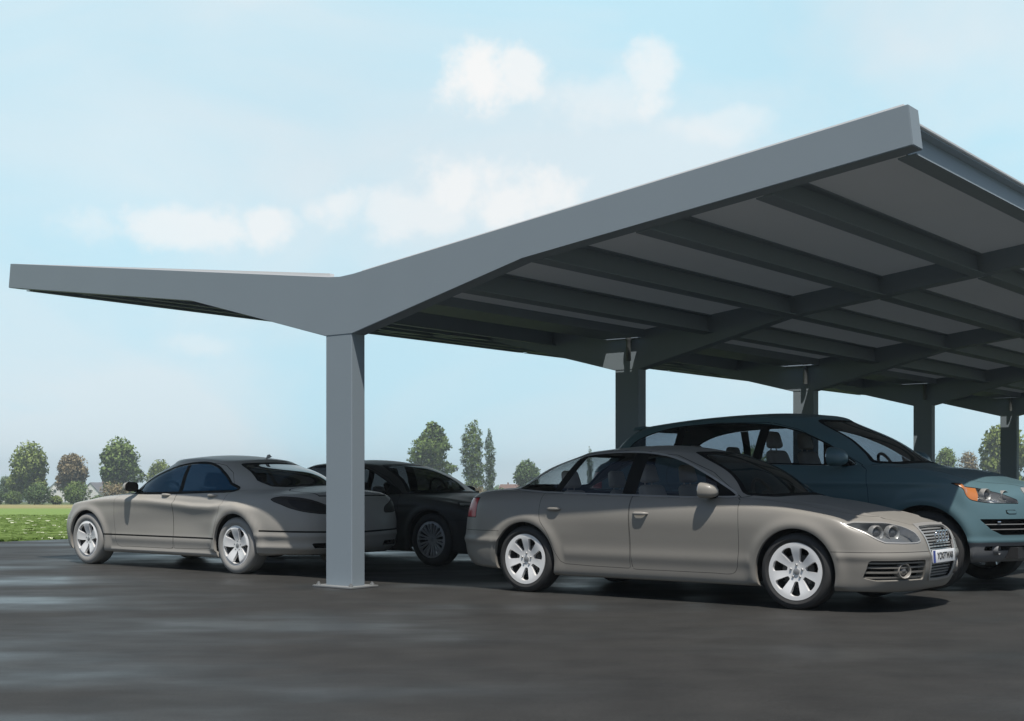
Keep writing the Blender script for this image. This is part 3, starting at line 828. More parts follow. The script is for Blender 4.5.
# ---------------------------------------------------------------- low four-door coupe seen from its left rear
def sedan_b(loc, rz):
    P = M['paint_pale']; K = M['black']
    XS = [1.80, 1.437, 1.05, .55, -.05, -.65, -1.1, -1.437]
    rings = [
     lring([.19]*4+[.185]+[.175]*6+[.19]+[.24]*4, [(2.12,0),(2.09,.36),(1.99,.62),(1.90,.76)], [.80,.81,.80,.80,.80,.80,.81,.82], [(-2.14,.78),(-2.40,.62),(-2.48,.34),(-2.50,0)], XS),
     lring([.20]*4+[.195]+[.185]*6+[.205]+[.26]*4, [(2.17,0),(2.14,.37),(2.02,.67),(1.93,.81)], [.865,.88,.87,.872,.875,.875,.885,.89], [(-2.18,.83),(-2.46,.65),(-2.55,.35),(-2.57,0)], XS),
     lring(.34, [(2.24,0),(2.21,.38),(2.08,.70),(1.95,.845)], [.893,.905,.895,.892,.892,.894,.905,.912], [(-2.22,.862),(-2.51,.69),(-2.61,.37),(-2.635,0)], XS),
     lring(.50, [(2.27,0),(2.235,.38),(2.09,.71),(1.955,.860)], [.905,.916,.908,.905,.902,.902,.915,.930], [(-2.24,.885),(-2.53,.71),(-2.635,.38),(-2.66,0)], XS),
     lring(.62, [(2.25,0),(2.21,.38),(2.06,.69),(1.935,.85)], [.905,.920,.918,.915,.908,.908,.925,.940], [(-2.24,.888),(-2.53,.71),(-2.63,.38),(-2.655,0)], XS),
     lring([.68,.68,.69,.70,.72,.735,.74,.745,.75,.76,.77,.775,.79,.80,.80,.80], [(2.20,0),(2.16,.37),(2.00,.66),(1.89,.82)], [.892,.915,.918,.918,.912,.912,.925,.932], [(-2.22,.872),(-2.50,.69),(-2.60,.37),(-2.625,0)], XS),
     lring([.73,.735,.74,.755,.785,.82,.845,.855,.862,.868,.873,.875,.885,.89,.89,.89], [(2.13,0),(2.09,.36),(1.93,.62),(1.82,.775)], [.862,.892,.898,.900,.898,.895,.898,.895], [(-2.19,.835),(-2.47,.66),(-2.575,.35),(-2.60,0)], XS),
     [(2.06,0,.765),(2.02,.34,.768),(1.86,.56,.78),(1.75,.69,.80),(1.63,.78,.828),(1.36,.845,.865),(1.00,.866,.885),(.54,.870,.90),(-.05,.870,.915),(-.65,.868,.925),(-1.1,.862,.93),(-1.44,.838,.932),(-2.12,.77,.935),(-2.42,.60,.945),(-2.525,.33,.955),(-2.55,0,.96)],
     [(1.94,0,.80),(1.91,.31,.80),(1.76,.50,.815),(1.65,.615,.835),(1.54,.69,.858),(1.29,.775,.89),(.97,.82,.908),(.53,.845,.92),(-.05,.850,.937),(-.65,.848,.95),(-1.1,.835,.955),(-1.44,.80,.955),(-2.02,.70,.958),(-2.32,.545,.970),(-2.42,.30,.982),(-2.445,0,.988)],
     [(1.52,0,.885),(1.50,.24,.884),(1.42,.42,.885),(1.33,.53,.89),(1.24,.61,.90),(1.08,.70,.917),(.86,.772,.93),(.51,.825,.94),(-.05,.832,.952),(-.65,.826,.966),(-1.1,.805,.975),(-1.43,.755,.978),(-1.90,.61,.985),(-2.12,.47,.998),(-2.20,.26,1.008),(-2.22,0,1.012)],
     [(1.04,0,.955),(1.02,.22,.953),(.97,.38,.948),(.92,.52,.943),(.85,.62,.94),(.75,.70,.942),(.62,.75,.945),(.42,.79,.952),(-.05,.81,.965),(-.62,.80,.98),(-1.06,.772,.99),(-1.36,.71,.998),(-1.70,.57,1.010),(-1.88,.43,1.028),(-1.96,.24,1.040),(-1.98,0,1.045)],
     [(.64,0,1.175),(.63,.20,1.172),(.59,.35,1.165),(.55,.47,1.155),(.50,.555,1.15),(.42,.62,1.148),(.31,.665,1.148),(.15,.695,1.152),(-.14,.708,1.160),(-.6,.700,1.170),(-.96,.672,1.178),(-1.17,.618,1.185),(-1.36,.52,1.195),(-1.47,.40,1.205),(-1.53,.22,1.212),(-1.545,0,1.215)],
     [(.22,0,1.345),(.21,.18,1.343),(.18,.32,1.335),(.14,.42,1.322),(.09,.49,1.312),(.02,.54,1.306),(-.06,.572,1.306),(-.16,.59,1.310),(-.31,.597,1.318),(-.58,.594,1.325),(-.76,.582,1.325),(-.88,.55,1.320),(-.98,.47,1.318),(-1.04,.355,1.322),(-1.08,.20,1.325),(-1.09,0,1.327)],
    ]
    def wq(x, z):
        d = .068 * x if x > 0 else 0
        return x + d
    def wd(x, z):
        return wq(x, z) + .20 * min(1, max(0, (-x - .2) / .9)) * min(1, max(0, (x + 2.15) / .3)) * min(1, max(0, (z - .95) / .1))
    rings[-2] = [(x + .07 * min(1, max(0, (x + .2) / .4)), y, z) for x, y, z in rings[-2]]
    rings[-1] = [(x + .15 * min(1, max(0, (x + .5) / .55)), y, z) for x, y, z in rings[-1]]
    rings = [[(wq(x, z), y, z) for x, y, z in r] for r in rings]
    WP = lambda poly: [(wd(a, b), b) for a, b in poly]
    zr = lambda x, y: 1.428 - .050 * max(0, (x + .30) / .66) ** 2 * (x > -.30) - .075 * ((-.30 - x) / .80) ** 2 * (x < -.30) - .065 * (y / .6) ** 2
    XL = np.array([-2.7,-1.9,-1.437,-1.0,-.65,-.3,.3,1.0,1.6,2.2]); ZL = np.array([.70,.74,.82,.79,.795,.82,.855,.868,.85,.78])
    def disp(G, N, U, Kk):
        x, y, z = G[..., 0], G[..., 1], G[..., 2]
        a = np.zeros_like(x)
        r = np.hypot(x - 1.535, z - .335); a += .020 * gauss(r - .40, .055)
        r = np.hypot(x + 1.47, z - .335)
        a += .030 * gauss(r - .41, .075) * (z > .25)
        zl = np.interp(x, XL, ZL)
        d = z - zl
        ridge = .028 * np.where(d > 0, gauss(d, .022), gauss(d, .075)) * sstep(-1.95, -1.5, x) * sstep(1.95, 1.5, x)
        a += ridge
        a -= .007 * gauss(z - .58, .12) * sstep(-1.0, -.6, x) * sstep(1.05, .7, x)
        a += .010 * gauss(z - .36, .05) * (np.abs(x) < 1.02)
        a += .012 * gauss(z - .215, .02) * (np.abs(x) < 1.05)
        D = add_disp(G, N, a)
        b = .018 * gauss(z - .33, .035) * sstep(-1.80, -1.9, x) * (y > .5) + .010 * gauss(z - .46, .03) * (x < -1.8)
        D += N * b[..., None]
        return D
    dlo = WP(spl([(.67,.965),(.47,1.085),(.22,1.20),(-.05,1.272),(-.40,1.305),(-.75,1.295),(-1.02,1.235),(-1.22,1.135),(-1.36,1.02),(-1.375,1.0)], 8) + [(-1.3,.990),(-1.0,.985),(-.3,.968),(.3,.960)])
    ws = spl([(0,.965),(.30,.96),(.52,.953),(.655,.965)], 8) + spl([(.60,1.05),(.53,1.17),(.45,1.275),(.40,1.32),(.2,1.332),(0,1.336)], 6) + [(-.3,1.336),(-.3,.965)]
    rw = spl([(0,1.055),(.3,1.045),(.46,1.035),(.54,1.040)], 6) + spl([(.57,1.10),(.53,1.20),(.47,1.29),(.40,1.308),(.2,1.316),(0,1.32)], 6) + [(-.3,1.32),(-.3,1.055)]
    bon = spl([(.95,-.9),(.95,.0),(.92,.45),(.82,.68),(.74,.765)], 6) + spl([(1.0,.79),(1.30,.75),(1.60,.68),(1.82,.54),(1.96,.42),(2.06,.3)], 6) + [(2.10,.2),(2.10,-.9)]
    fd = spl([(.90,.93),(.93,.80),(.94,.60),(.93,.42),(.91,.30),(.88,.265),(.60,.26),(.1,.26),(-.20,.26),(-.245,.265)], 5) + [(-.255,.40),(-.265,.60),(-.275,.80),(-.28,.97),(-.24,1.28),(-.24,1.31)] + [(.05,1.30),(.50,1.14),(.80,.955)]
    rd = [(-.27,.265),(-.70,.27),(-.96,.28)] + spl([(-1.01,.305),(-1.07,.44),(-1.12,.60),(-1.17,.72),(-1.20,.80),(-1.23,.93),(-1.23,1.0)], 5) + [(-1.08,1.20),(-.90,1.29),(-.75,1.315),(-.45,1.325),(-.245,1.315),(-.285,.97),(-.27,.6)]
    hl = spl([(.835,.76),(.80,.73),(.76,.66),(.70,.62)], 6) + spl([(.60,.612),(.50,.62),(.46,.65),(.50,.71),(.56,.75)], 6) + spl([(.66,.766),(.78,.772)], 4)
    # tail lamp drawn on (station, height): round outer end, tapering towards the boot
    tlp = spl([(11.75,.885),(11.85,.910),(12.3,.912),(12.95,.885),(13.45,.835),(13.85,.775),(13.9,.735),(13.6,.72),(13.0,.735),(12.5,.765),(12.05,.815)], 5, closed=True)
    btp = [(-1.99,-.9),(-1.99,.3),(-1.95,.50),(-2.03,.585),(-2.25,.60),(-2.45,.555),(-2.9,.50),(-2.9,-.9)]
    def pre(R):
        body, gaps = R['body'], R['gaps']
        R['head'], body = gap_cut(body, front(hl, r=.004, xmin=1.55), .004, gaps)
        f = uz(tlp)
        t, body = gap_cut(body, f, .004, gaps)
        R['tail_in'], R['tail'] = t.split(uz([(12.15,.880),(12.8,.872),(13.3,.835),(13.8,.775),(13.8,.74),(13.2,.745),(12.6,.775),(12.3,.82)], r=.004))
        g = [(0,.70),(.30,.70),(.36,.66),(.38,.56),(.33,.46),(0,.44),(-.2,.44),(-.2,.70)]
        R['gril'], body = gap_cut(body, front(g, xmin=1.9), .006, gaps)
        R['intk'], body = body.split(front([(0,.36),(.74,.36),(.66,.25),(0,.23),(-.2,.23),(-.2,.36)], r=.01, xmin=1.7))
        R['slot'], R['body'] = body.split(rear([(.40,.335),(.66,.335),(.68,.375),(.42,.375)], r=.01, xmax=-2.2))
    def post(R):
        car = R['car']
        o = patch_obj('grille', pan(R['gril'], .06, K, K), car, both=True)
        patch_obj('grille_bars', [(b, M['satin_dark']) for b in slats(R['gril'].offset(-.02), [(.565,.59),(.50,.505),(.65,.655)], .02)], o, both=True)
        patch_obj('bumper_intake', pan(R['intk'], .06, K, K), car, both=True)
        patch_obj('exhaust_slot', pan(R['slot'], .05, K, K), car, both=True)
        bx = -2.632
        bm = bmesh.new(); torus_rings(bm, [(0, .80)], .045, .0055, 0)
        for k in range(3):
            a = PI / 2 + 2 * PI * k / 3; add_tube(bm, (0, 0, .80), (0, .044 * math.cos(a), .80 + .044 * math.sin(a)), .010, .002, n=6)
        b = bm_obj('star_badge', bm, M['chrome'], car, angle=60); b.location = (probe_x(R['body'], 0.0, .80, -1) - .018 if False else bx, 0, 0)
        for s in (1, -1):
            h = patch_obj('headlight', pan(R['head'], .06, M['lamp_rim'], M['lamp_inner']), car, side=s)
            patch_obj('lens', [(R['head'].offset(.002), M['lens'])], h, side=s)
            t = patch_obj('tail_light', [(R['tail'].offset(.004), M['smoke_rim']), (wall(R['tail'].offset(.004), depth=.01), M['smoke_rim'])], car, side=s)
            patch_obj('lens', [(R['tail_in'].offset(.002), M['smoke'])], t, side=s)
        bm = bmesh.new(); add_box(bm, (.12, .02, .045), (0, 0, .022), (0, .25, 0), bevel=.008, taper=(.35, .5))
        a = bm_obj('roof_aerial', bm, P, car); a.location = (-1.0, 0, 1.385)
    def star5(): 
        hs = []
        Pl = [(.066, -.004), (.12, -.034), (.185, -.075), (.205, -.066), (.208, -.02), (.208, .022), (.196, .048), (.12, .012)]
        for k in range(5):
            a = PI / 2 + PI / 5 + 2 * PI * k / 5; c, s_ = math.cos(a), math.sin(a)
            hs.append(lambda x, z, c=c, s_=s_: poly_sdf(Pl, x * c + z * s_, -x * s_ + z * c) - .004)
        return rim_patch(.238, hs, lambda r, a: -.012 - .035 * (1 - sstep(.04, .22, r)) + .010 * sstep(.232, .20, r))
    wheel = dict(R=.335, w=.245, rim=.240, mat=M['alloy_bright'], tyre=M['tyre_grey'], bolt_y=-.036, thick=.04, face=star5)
    S = dict(name='sedan', paint=P, rings=rings, zroof=zr, xroof=-.42, disp=disp, wx=1.535, wxr=1.46, wz=.335, arch=.380, dlo=dlo, trimw=.028,
        panes=[[(.57,.9),(.57,1.5),(-.15,1.5),(-.27,.9)], [(-.345,.9),(-.215,1.5),(-2,1.5),(-2,.9)]],
        ws=ws, wsx=.12, rw=rw, rwx=-.9, pre=pre, post=post, bonnet=bon,
        boot=lambda p: np.maximum(poly_sdf(btp, p.V[:, 0], p.V[:, 1]), .925 - p.V[:, 2]), bootw=.007,
        doors=[fd, rd], handles=[(-.08,.925,P), (-.98,.925,P)],
        grooves=[(lambda p: p.V[:, 2] - .500 - .02 * np.abs(p.V[:, 1]) + np.where(p.V[:, 0] < -1.86, 0, 5), .010),
                 (lambda p: p.V[:, 2] - .60 + np.where(p.V[:, 0] > 1.90, 0, 5), .002),
                 (lambda p: p.V[:, 2] - .405 + np.where(np.abs(p.V[:, 0] - .045) < 1.12, 0, 5), .010)],
        door_grooves=[(lambda p: p.V[:, 2] - .405, .010)],
        g_ws=M['glass_dark'], g_rear=M['glass_black'], g_side=M['glass_blue'], trim=K,
        mirror=((.52,.945,1.02),(.13,.20,.135)), mirror_mat=P, mirror_face=K, under=(-2.48, 2.05, .90, .24), wy=.925, wheel=wheel, 
        cab=dict(xb=-1.75, xf=.84, wy=.74, zf=.28, zb=.94, zs=.30, x1=-.10, x2=-.95), seat=M['seat_grey'])
    return build_car(loc, rz, S)
# ---------------------------------------------------------------- dark full-size sedan behind the nearest column
def sedan_c(loc, rz):
    S = sedan_a_spec(); P = M['paint_black']; K = M['black']
    kx, ky, kz = 1.075, 1.02, .962
    S['rings'] = [[(x * kx + (.05 if x > 1.9 else 0), y * ky, z * kz + .050 * max(0, min(1, (x - .6) / 1.2)) * max(0, min(1, (z - .3) / .4))) for x, y, z in r] for r in S['rings']]
    zr0 = S['zroof']; S['zroof'] = lambda x, y: zr0(x / kx, y / ky) * kz
    S['xroof'] *= kx
    sx = lambda poly: [(a * kx, b * kz) for a, b in poly]
    for k in ('dlo',): S[k] = sx(S[k])
    S['panes'] = [sx(p) for p in S['panes']]; S['doors'] = [sx(p) for p in S['doors']]
    S['ws'] = [(a * ky, b * kz) for a, b in S['ws']]; S['rw'] = [(a * ky, b * kz) for a, b in S['rw']]
    S['wsx'] *= kx; S['rwx'] *= kx
    S['bonnet'] = [(a * kx, b * ky) for a, b in S['bonnet']]
    S['boot'] = None
    wx = 1.52; S['wxr'] = 1.62
    def disp(G, N, U, Kk):
        x, y, z = G[..., 0], G[..., 1], G[..., 2]; a = np.zeros_like(x)
        for w in (-1.62, wx): a += .016 * gauss(np.hypot(x - w, z - .34) - .41, .055) * (z > .2)
        a += .010 * gauss(z - .80, .03) * sstep(1.6, 1.0, x) + .010 * gauss(z - .34, .04) * (np.abs(x) < 1.05)
        return add_disp(G, N, a)
    S['disp'] = disp
    hl = [(.86,.79),(.80,.745),(.74,.70),(.60,.69),(.50,.695),(.52,.77),(.60,.80),(.80,.812)]
    tlp = [(.52,.76),(.55,.90),(.92,.93),(.92,.79)]
    def pre(R):
        body, gaps = R['body'], R['gaps']
        R['head'], body = gap_cut(body, front(hl, r=.005, xmin=1.7), .004, gaps)
        R['tail'], body = gap_cut(body, rear(tlp, r=.01, xmax=-2.30), .004, gaps)
        for nm, g in (('kid', [(.03,.60),(.05,.78),(.25,.785),(.30,.74),(.28,.62),(.22,.59)]),):
            R['gril'], body = gap_cut(body, front(g, r=.004, xmin=2.1), .006, gaps)
        R['intk'], R['body'] = body.split(front([(0,.42),(.76,.42),(.70,.28),(0,.26),(-.2,.26),(-.2,.42)], r=.01, xmin=1.85))
    def post(R):
        car = R['car']
        o = patch_obj('grille', pan(R['gril'], .05, M['chrome'], K), car, both=True)
        patch_obj('bumper_intake', pan(R['intk'], .06, K, K), car, both=True)
        number_plate(car, 2.585, .50, None)
        for s in (1, -1):
            h = patch_obj('headlight', pan(R['head'], .06, M['chrome'], M['under']), car, side=s)
            patch_obj('lens', [(R['head'].offset(.002), M['lens'])], h, side=s)
            top_, _ = R['head'].split(lambda p: .790 - p.V[:, 2])
            patch_obj('lamp_brow', [(solid(top_.offset(.006), .01), M['satin'])], h, side=s)
            bm = bmesh.new()
            for (ly, lz, lx) in ((.72,.745,2.10),(.60,.745,2.20)): lamp_can(bm, (lx, s * ly, lz), .036, .04)
            bm_obj('projector', bm, [M['alloy_dark'], M['bulb']], h)
            patch_obj('tail_light', [(R['tail'], M['red'])], car, side=s)
    S['pre'], S['post'] = pre, post
    def face():
        hs = []
        Pl = [(.070, -.004), (.20, -.020), (.212, -.012), (.212, .012), (.20, .020), (.070, .004)]
        Pn = [(.085, -.001), (.20, -.009), (.208, 0), (.20, .009), (.085, .001)]
        for k in range(20):
            a = 2 * PI * (k + .5) / 20; c, s_ = math.cos(a), math.sin(a); q = Pl if k % 2 else Pn
            hs.append(lambda x, z, c=c, s_=s_, q=q: poly_sdf(q, x * c + z * s_, -x * s_ + z * c) - .003)
        return rim_patch(.238, hs, lambda r, a: -.010 - .030 * (1 - sstep(.04, .22, r)) + .008 * sstep(.232, .20, r))
    S.update(name='sedan', paint=P, wx=wx, wz=.34, arch=.385, handles=[(-.14,.83,P), (-1.09,.86,P)], trim=K, trimw=.012,
        grooves=[(lambda p: p.V[:, 2] - .60 + np.where(p.V[:, 0] > 1.86, 0, 5), .002)],
        g_ws=M['glass_dim'], g_rear=M['glass_dim'], g_side=M['glass_dim'], mirror=((.58,.94,.97),(.13,.18,.12)), mirror_mat=P,
        under=(-2.55, 2.25, .905, .25), wy=.925,
        wheel=dict(R=.340, w=.245, rim=.240, mat=M['alloy_dark'], tyre=M['tyre'], bolt_y=-.034, thick=.03, face=face),
        cab=dict(xb=-1.88, xf=.84, wy=.76, zf=.28, zb=.985, zs=.38, x1=-.10, x2=-1.05), seat=M['cabin'])
    return build_car(loc, rz, S)
# ---------------------------------------------------------------- teal large SUV
def suv(loc, rz):
    P = M['paint_teal']; K = M['black']
    XS = [1.92, 1.50, 1.08, .55, -.05, -.70, -1.12, -1.50]
    rings = [
     lring(.27, [(2.25,0),(2.22,.38),(2.08,.66),(1.98,.80)], [.86,.87,.86,.86,.86,.86,.86,.87], [(-2.25,.82),(-2.45,.65),(-2.52,.35),(-2.54,0)], XS),
     lring(.285, [(2.33,0),(2.30,.40),(2.14,.72),(2.02,.88)], [.94,.95,.93,.92,.92,.93,.94,.95], [(-2.28,.88),(-2.51,.70),(-2.58,.37),(-2.60,0)], XS),
     lring(.45, [(2.41,0),(2.375,.42),(2.19,.76),(2.04,.92)], [.965,.98,.96,.95,.95,.96,.975,.985], [(-2.30,.92),(-2.55,.74),(-2.62,.4),(-2.64,0)], XS),
     lring(.60, [(2.43,0),(2.395,.42),(2.20,.77),(2.04,.93)], [.975,.985,.965,.955,.955,.96,.978,.988], [(-2.31,.925),(-2.56,.745),(-2.63,.4),(-2.65,0)], XS),
     lring(.75, [(2.42,0),(2.38,.42),(2.18,.76),(2.02,.925)], [.975,.988,.975,.962,.962,.965,.98,.985], [(-2.30,.92),(-2.53,.74),(-2.60,.40),(-2.62,0)], XS),
     lring([.88]*4+[.88]*8+[.92]*4, [(2.38,0),(2.34,.41),(2.13,.74),(1.98,.91)], [.968,.985,.978,.965,.965,.967,.978,.98], [(-2.28,.90),(-2.50,.72),(-2.57,.39),(-2.59,0)], XS),
     lring([.94,.94,.945,.955,.97,.99,1.0,1.01,1.02,1.03,1.04,1.05,1.07,1.08,1.08,1.08], [(2.31,0),(2.27,.40),(2.05,.70),(1.91,.86)], [.935,.96,.958,.95,.95,.95,.955,.95], [(-2.25,.87),(-2.46,.70),(-2.53,.38),(-2.55,0)], XS),
     [(2.24,0,.985),(2.20,.37,.987),(1.98,.64,.995),(1.85,.78,1.01),(1.72,.86,1.025),(1.42,.905,1.05),(1.05,.92,1.06),(.55,.92,1.065),(-.05,.922,1.075),(-.7,.922,1.085),(-1.15,.918,1.095),(-1.52,.905,1.105),(-2.17,.84,1.14),(-2.40,.68,1.15),(-2.48,.37,1.15),(-2.50,0,1.15)],
     [(2.10,0,1.02),(2.07,.34,1.02),(1.88,.57,1.03),(1.76,.70,1.045),(1.63,.78,1.06),(1.36,.85,1.085),(1.02,.885,1.095),(.54,.90,1.09),(-.05,.905,1.10),(-.7,.905,1.11),(-1.15,.90,1.12),(-1.5,.88,1.13),(-2.12,.805,1.17),(-2.34,.655,1.18),(-2.42,.355,1.18),(-2.44,0,1.18)],
     [(1.62,0,1.085),(1.60,.26,1.085),(1.50,.46,1.088),(1.42,.58,1.093),(1.33,.66,1.10),(1.16,.76,1.11),(.92,.83,1.12),(.53,.875,1.115),(-.05,.885,1.12),(-.7,.885,1.13),(-1.15,.875,1.145),(-1.5,.85,1.16),(-2.08,.77,1.22),(-2.29,.63,1.23),(-2.37,.345,1.235),(-2.39,0,1.24)],
     [(1.12,0,1.15),(1.10,.24,1.147),(1.05,.42,1.142),(1.0,.57,1.135),(.93,.68,1.13),(.83,.765,1.13),(.68,.82,1.13),(.45,.855,1.13),(-.05,.87,1.135),(-.68,.87,1.15),(-1.12,.86,1.17),(-1.48,.83,1.19),(-2.03,.745,1.27),(-2.24,.61,1.29),(-2.32,.335,1.295),(-2.34,0,1.30)],
     [(.68,0,1.42),(.67,.22,1.415),(.63,.39,1.41),(.59,.52,1.40),(.53,.62,1.395),(.45,.69,1.39),(.33,.74,1.39),(.17,.775,1.39),(-.12,.79,1.395),(-.68,.79,1.405),(-1.10,.775,1.41),(-1.48,.745,1.42),(-1.94,.665,1.46),(-2.11,.54,1.48),(-2.18,.30,1.485),(-2.20,0,1.49)],
     [(.22,0,1.65),(.21,.2,1.648),(.18,.36,1.64),(.14,.47,1.632),(.09,.56,1.622),(.02,.62,1.62),(-.08,.66,1.624),(-.2,.685,1.632),(-.40,.695,1.642),(-.85,.69,1.645),(-1.22,.675,1.635),(-1.55,.645,1.615),(-1.83,.575,1.605),(-1.95,.46,1.605),(-2.01,.25,1.608),(-2.02,0,1.61)],
    ]
    def wq(x, z):
        zb = .05 * min(1, max(0, (z - .82) / .2)) * min(1, max(0, (1.62 - z) / .3)) * min(1, max(0, (1.95 - x) / .4))
        return (x - .15 * min(1, max(0, (x - 1.0) / 1.0)), z + zb)
    rings = [[(wq(x, z)[0], y, wq(x, z)[1]) for x, y, z in r] for r in rings]
    WP = lambda poly: [wq(a, b) for a, b in poly]
    zr = lambda x, y: 1.742 - .062 * max(0, (x + .50) / .72) ** 2 * (x > -.50) - .105 * ((-.50 - x) / 1.5) ** 2 * (x < -.50) - .065 * (y / .69) ** 2
    def disp(G, N, U, Kk):
        x, y, z = G[..., 0], G[..., 1], G[..., 2]; a = np.zeros_like(x)
        for w in (-1.5, 1.425): a += .028 * gauss(np.hypot(x - w, z - .37) - .46, .07) * (z > .25)
        a += .016 * gauss(z - .42, .06) * (np.abs(x) < 1.0) - .012 * gauss(z - .66, .12) * (np.abs(x) < 1.0) + .012 * gauss(z - 1.0, .03) * sstep(1.9, 1.4, x)
        D = add_disp(G, N, a)
        D += N * (.014 * gauss(z - .465, .025) * (x > 1.8))[..., None]
        return D
    dlo = WP(spl([(.68,1.135),(.36,1.33),(.06,1.48),(-.25,1.565),(-.70,1.60),(-1.15,1.592),(-1.50,1.555),(-1.76,1.48),(-1.92,1.39),(-1.97,1.32)], 8) + [(-1.94,1.295),(-1.6,1.245),(-1.0,1.185),(-.2,1.155),(.3,1.14)])
    ws = spl([(0,1.21),(.30,1.205),(.56,1.195),(.72,1.205)], 8) + spl([(.67,1.27),(.60,1.42),(.52,1.56),(.46,1.625),(.25,1.637),(0,1.64)], 6) + [(-.3,1.64),(-.3,1.21)]
    rw = spl([(0,1.31),(.3,1.305),(.50,1.30),(.58,1.31)], 6) + spl([(.57,1.40),(.52,1.52),(.46,1.575),(.25,1.585),(0,1.588)], 6) + [(-.3,1.588),(-.3,1.31)]
    bon = spl([(1.02,-.9),(1.02,.0),(.99,.45),(.90,.70),(.82,.80)], 6) + spl([(1.08,.84),(1.35,.82),(1.58,.75),(1.73,.66),(1.86,.56),(2.01,.42),(2.11,.30)], 6) + [(2.15,.2),(2.15,-.9)]
    fd = spl([(.84,1.13),(.88,.90),(.88,.62),(.86,.48),(.80,.43),(.5,.425),(-.22,.425),(-.28,.43)], 5) + [(-.30,.6),(-.31,.9),(-.31,1.14),(-.26,1.60),(-.25,1.615),(.05,1.54),(.40,1.37),(.74,1.185)]
    rd = [(-.32,.43),(-.9,.435)] + spl([(-1.02,.46),(-1.08,.60),(-1.16,.75),(-1.28,.90),(-1.36,1.05),(-1.38,1.2)], 5) + [(-1.36,1.45),(-1.32,1.60),(-.9,1.63),(-.265,1.62),(-.32,1.14)]
    hl = spl([(4.40,1.000),(4.0,.945),(3.5,.885),(3.0,.845),(2.3,.82),(1.35,.812)], 5) + spl([(1.35,.84),(1.75,.905),(2.2,.945),(2.8,.962),(3.5,.978),(4.0,.995)], 5)
    def pre(R):
        body, gaps = R['body'], R['gaps']
        h, body = gap_cut(body, uz(hl), .004, gaps)
        R['orange'], R['head'] = h.split(lambda p: 2.60 - p.A[:, 0] - 2.5 * (p.V[:, 2] - .88))
        R['tail'], body = gap_cut(body, rear([(.55,.95),(.55,1.10),(.95,1.10),(.95,.95)], r=.02, xmax=-2.22), .004, gaps)
        gr = [(0,.93),(.36,.93),(.40,.90),(.38,.62),(.32,.44),(0,.43),(-.2,.43),(-.2,.93)]
        g = front(gr, xmin=1.95); R['gfr'], body = body.split(grow(g, .022)); R['gril'], R['gfr'] = R['gfr'].split(g)
        R['intk'], body = body.split(front([(.45,.665),(.895,.665),(.83,.58),(.74,.530),(.45,.530)], r=.006, xmin=1.75))
        R['low'], body = body.split(front([(.42,.418),(.86,.418),(.86,.385),(.42,.385)], r=.004, xmin=1.75))
        R['tow'], R['body'] = gap_cut(body, front([(.60,.745),(.68,.745),(.68,.722),(.60,.722)], r=.006, xmin=1.75), .003, gaps)
    def post(R):
        car = R['car']; gril = R['gril']
        o = patch_obj('grille', pan(gril, .06, K, K) + [(solid(R['gfr'].offset(.008), .02), M['satin'])], car, both=True)
        patch_obj('grille_bars', [(b, M['satin_dark']) for b in slats(gril.offset(-.02), [(z, z + .016) for z in np.arange(.46, .91, .045)], .02)], o, both=True)
        bm = bmesh.new(); torus_rings(bm, [(-.135,.80),(-.045,.80),(.045,.80),(.135,.80)], .056, .008, 2.285)
        bm_obj('badge', bm, M['chrome'], o, angle=80)
        number_plate(car, 2.312, .60, None)
        for s in (1, -1):
            h = patch_obj('headlight', pan(R['head'], .09, M['lamp_rim'], M['lamp_bright']), car, side=s)
            patch_obj('lens', [(R['head'].offset(.002), M['lens'])], h, side=s)
            patch_obj('indicator', [(R['orange'].offset(.001), M['orange'])], h, side=s)
            bm = bmesh.new()
            for (ly, lz, lx, r) in ((.745,.893,1.935,.050),(.60,.880,2.050,.046)): lamp_can(bm, (lx, s * ly, lz), r, .05, yaw=s * .35)
            bm_obj('projector', bm, [M['satin'], M['bulb']], h)
            patch_obj('tail_light', [(R['tail'], M['red'])], car, side=s)
            patch_obj('tow_cover', [(R['tow'].offset(.006), P), (wall(R['tow'].offset(.006), depth=.01), P)], car, side=s)
            ii = patch_obj('bumper_intake', pan(R['intk'], .10, K, K), car, side=s)
            patch_obj('intake_slats', [(b, M['satin_dark']) for b in slats(R['intk'].offset(-.02), [(.618,.626),(.572,.579)], .03)], ii, side=s)
            bm = bmesh.new()
            add_box(bm, (.03, .20, .018), (2.02, s * .68, .643), (0, 0, -s * .35), bevel=.004)
            bm_obj('running_light', bm, M['chrome'], ii)
            ll = patch_obj('lower_slot', pan(R['low'], .07, K, K), car, side=s)
            bm = bmesh.new(); lamp_can(bm, (2.04, s * .74, .385), .040, .05); bm_obj('fog_light', bm, [M['cladding'], M['bulb']], ll)
        bm = bmesh.new(); add_box(bm, (.16, 1.04, .035), (-2.00, 0, 1.606), (0, -.10, 0), bevel=.014, seg=3, taper=(.8, .97))
        bm_obj('rear_spoiler', bm, P, car)
    def face():
        hs = []
        Pl = [(.075, -.006), (.22, -.055), (.235, -.03), (.235, .03), (.22, .055), (.075, .006)]
        for k in range(6):
            a = 2 * PI * k / 6; c, s_ = math.cos(a), math.sin(a)
            hs.append(lambda x, z, c=c, s_=s_: poly_sdf(Pl, x * c + z * s_, -x * s_ + z * c) - .006)
        return rim_patch(.262, hs, lambda r, a: -.012 - .035 * (1 - sstep(.04, .24, r)))
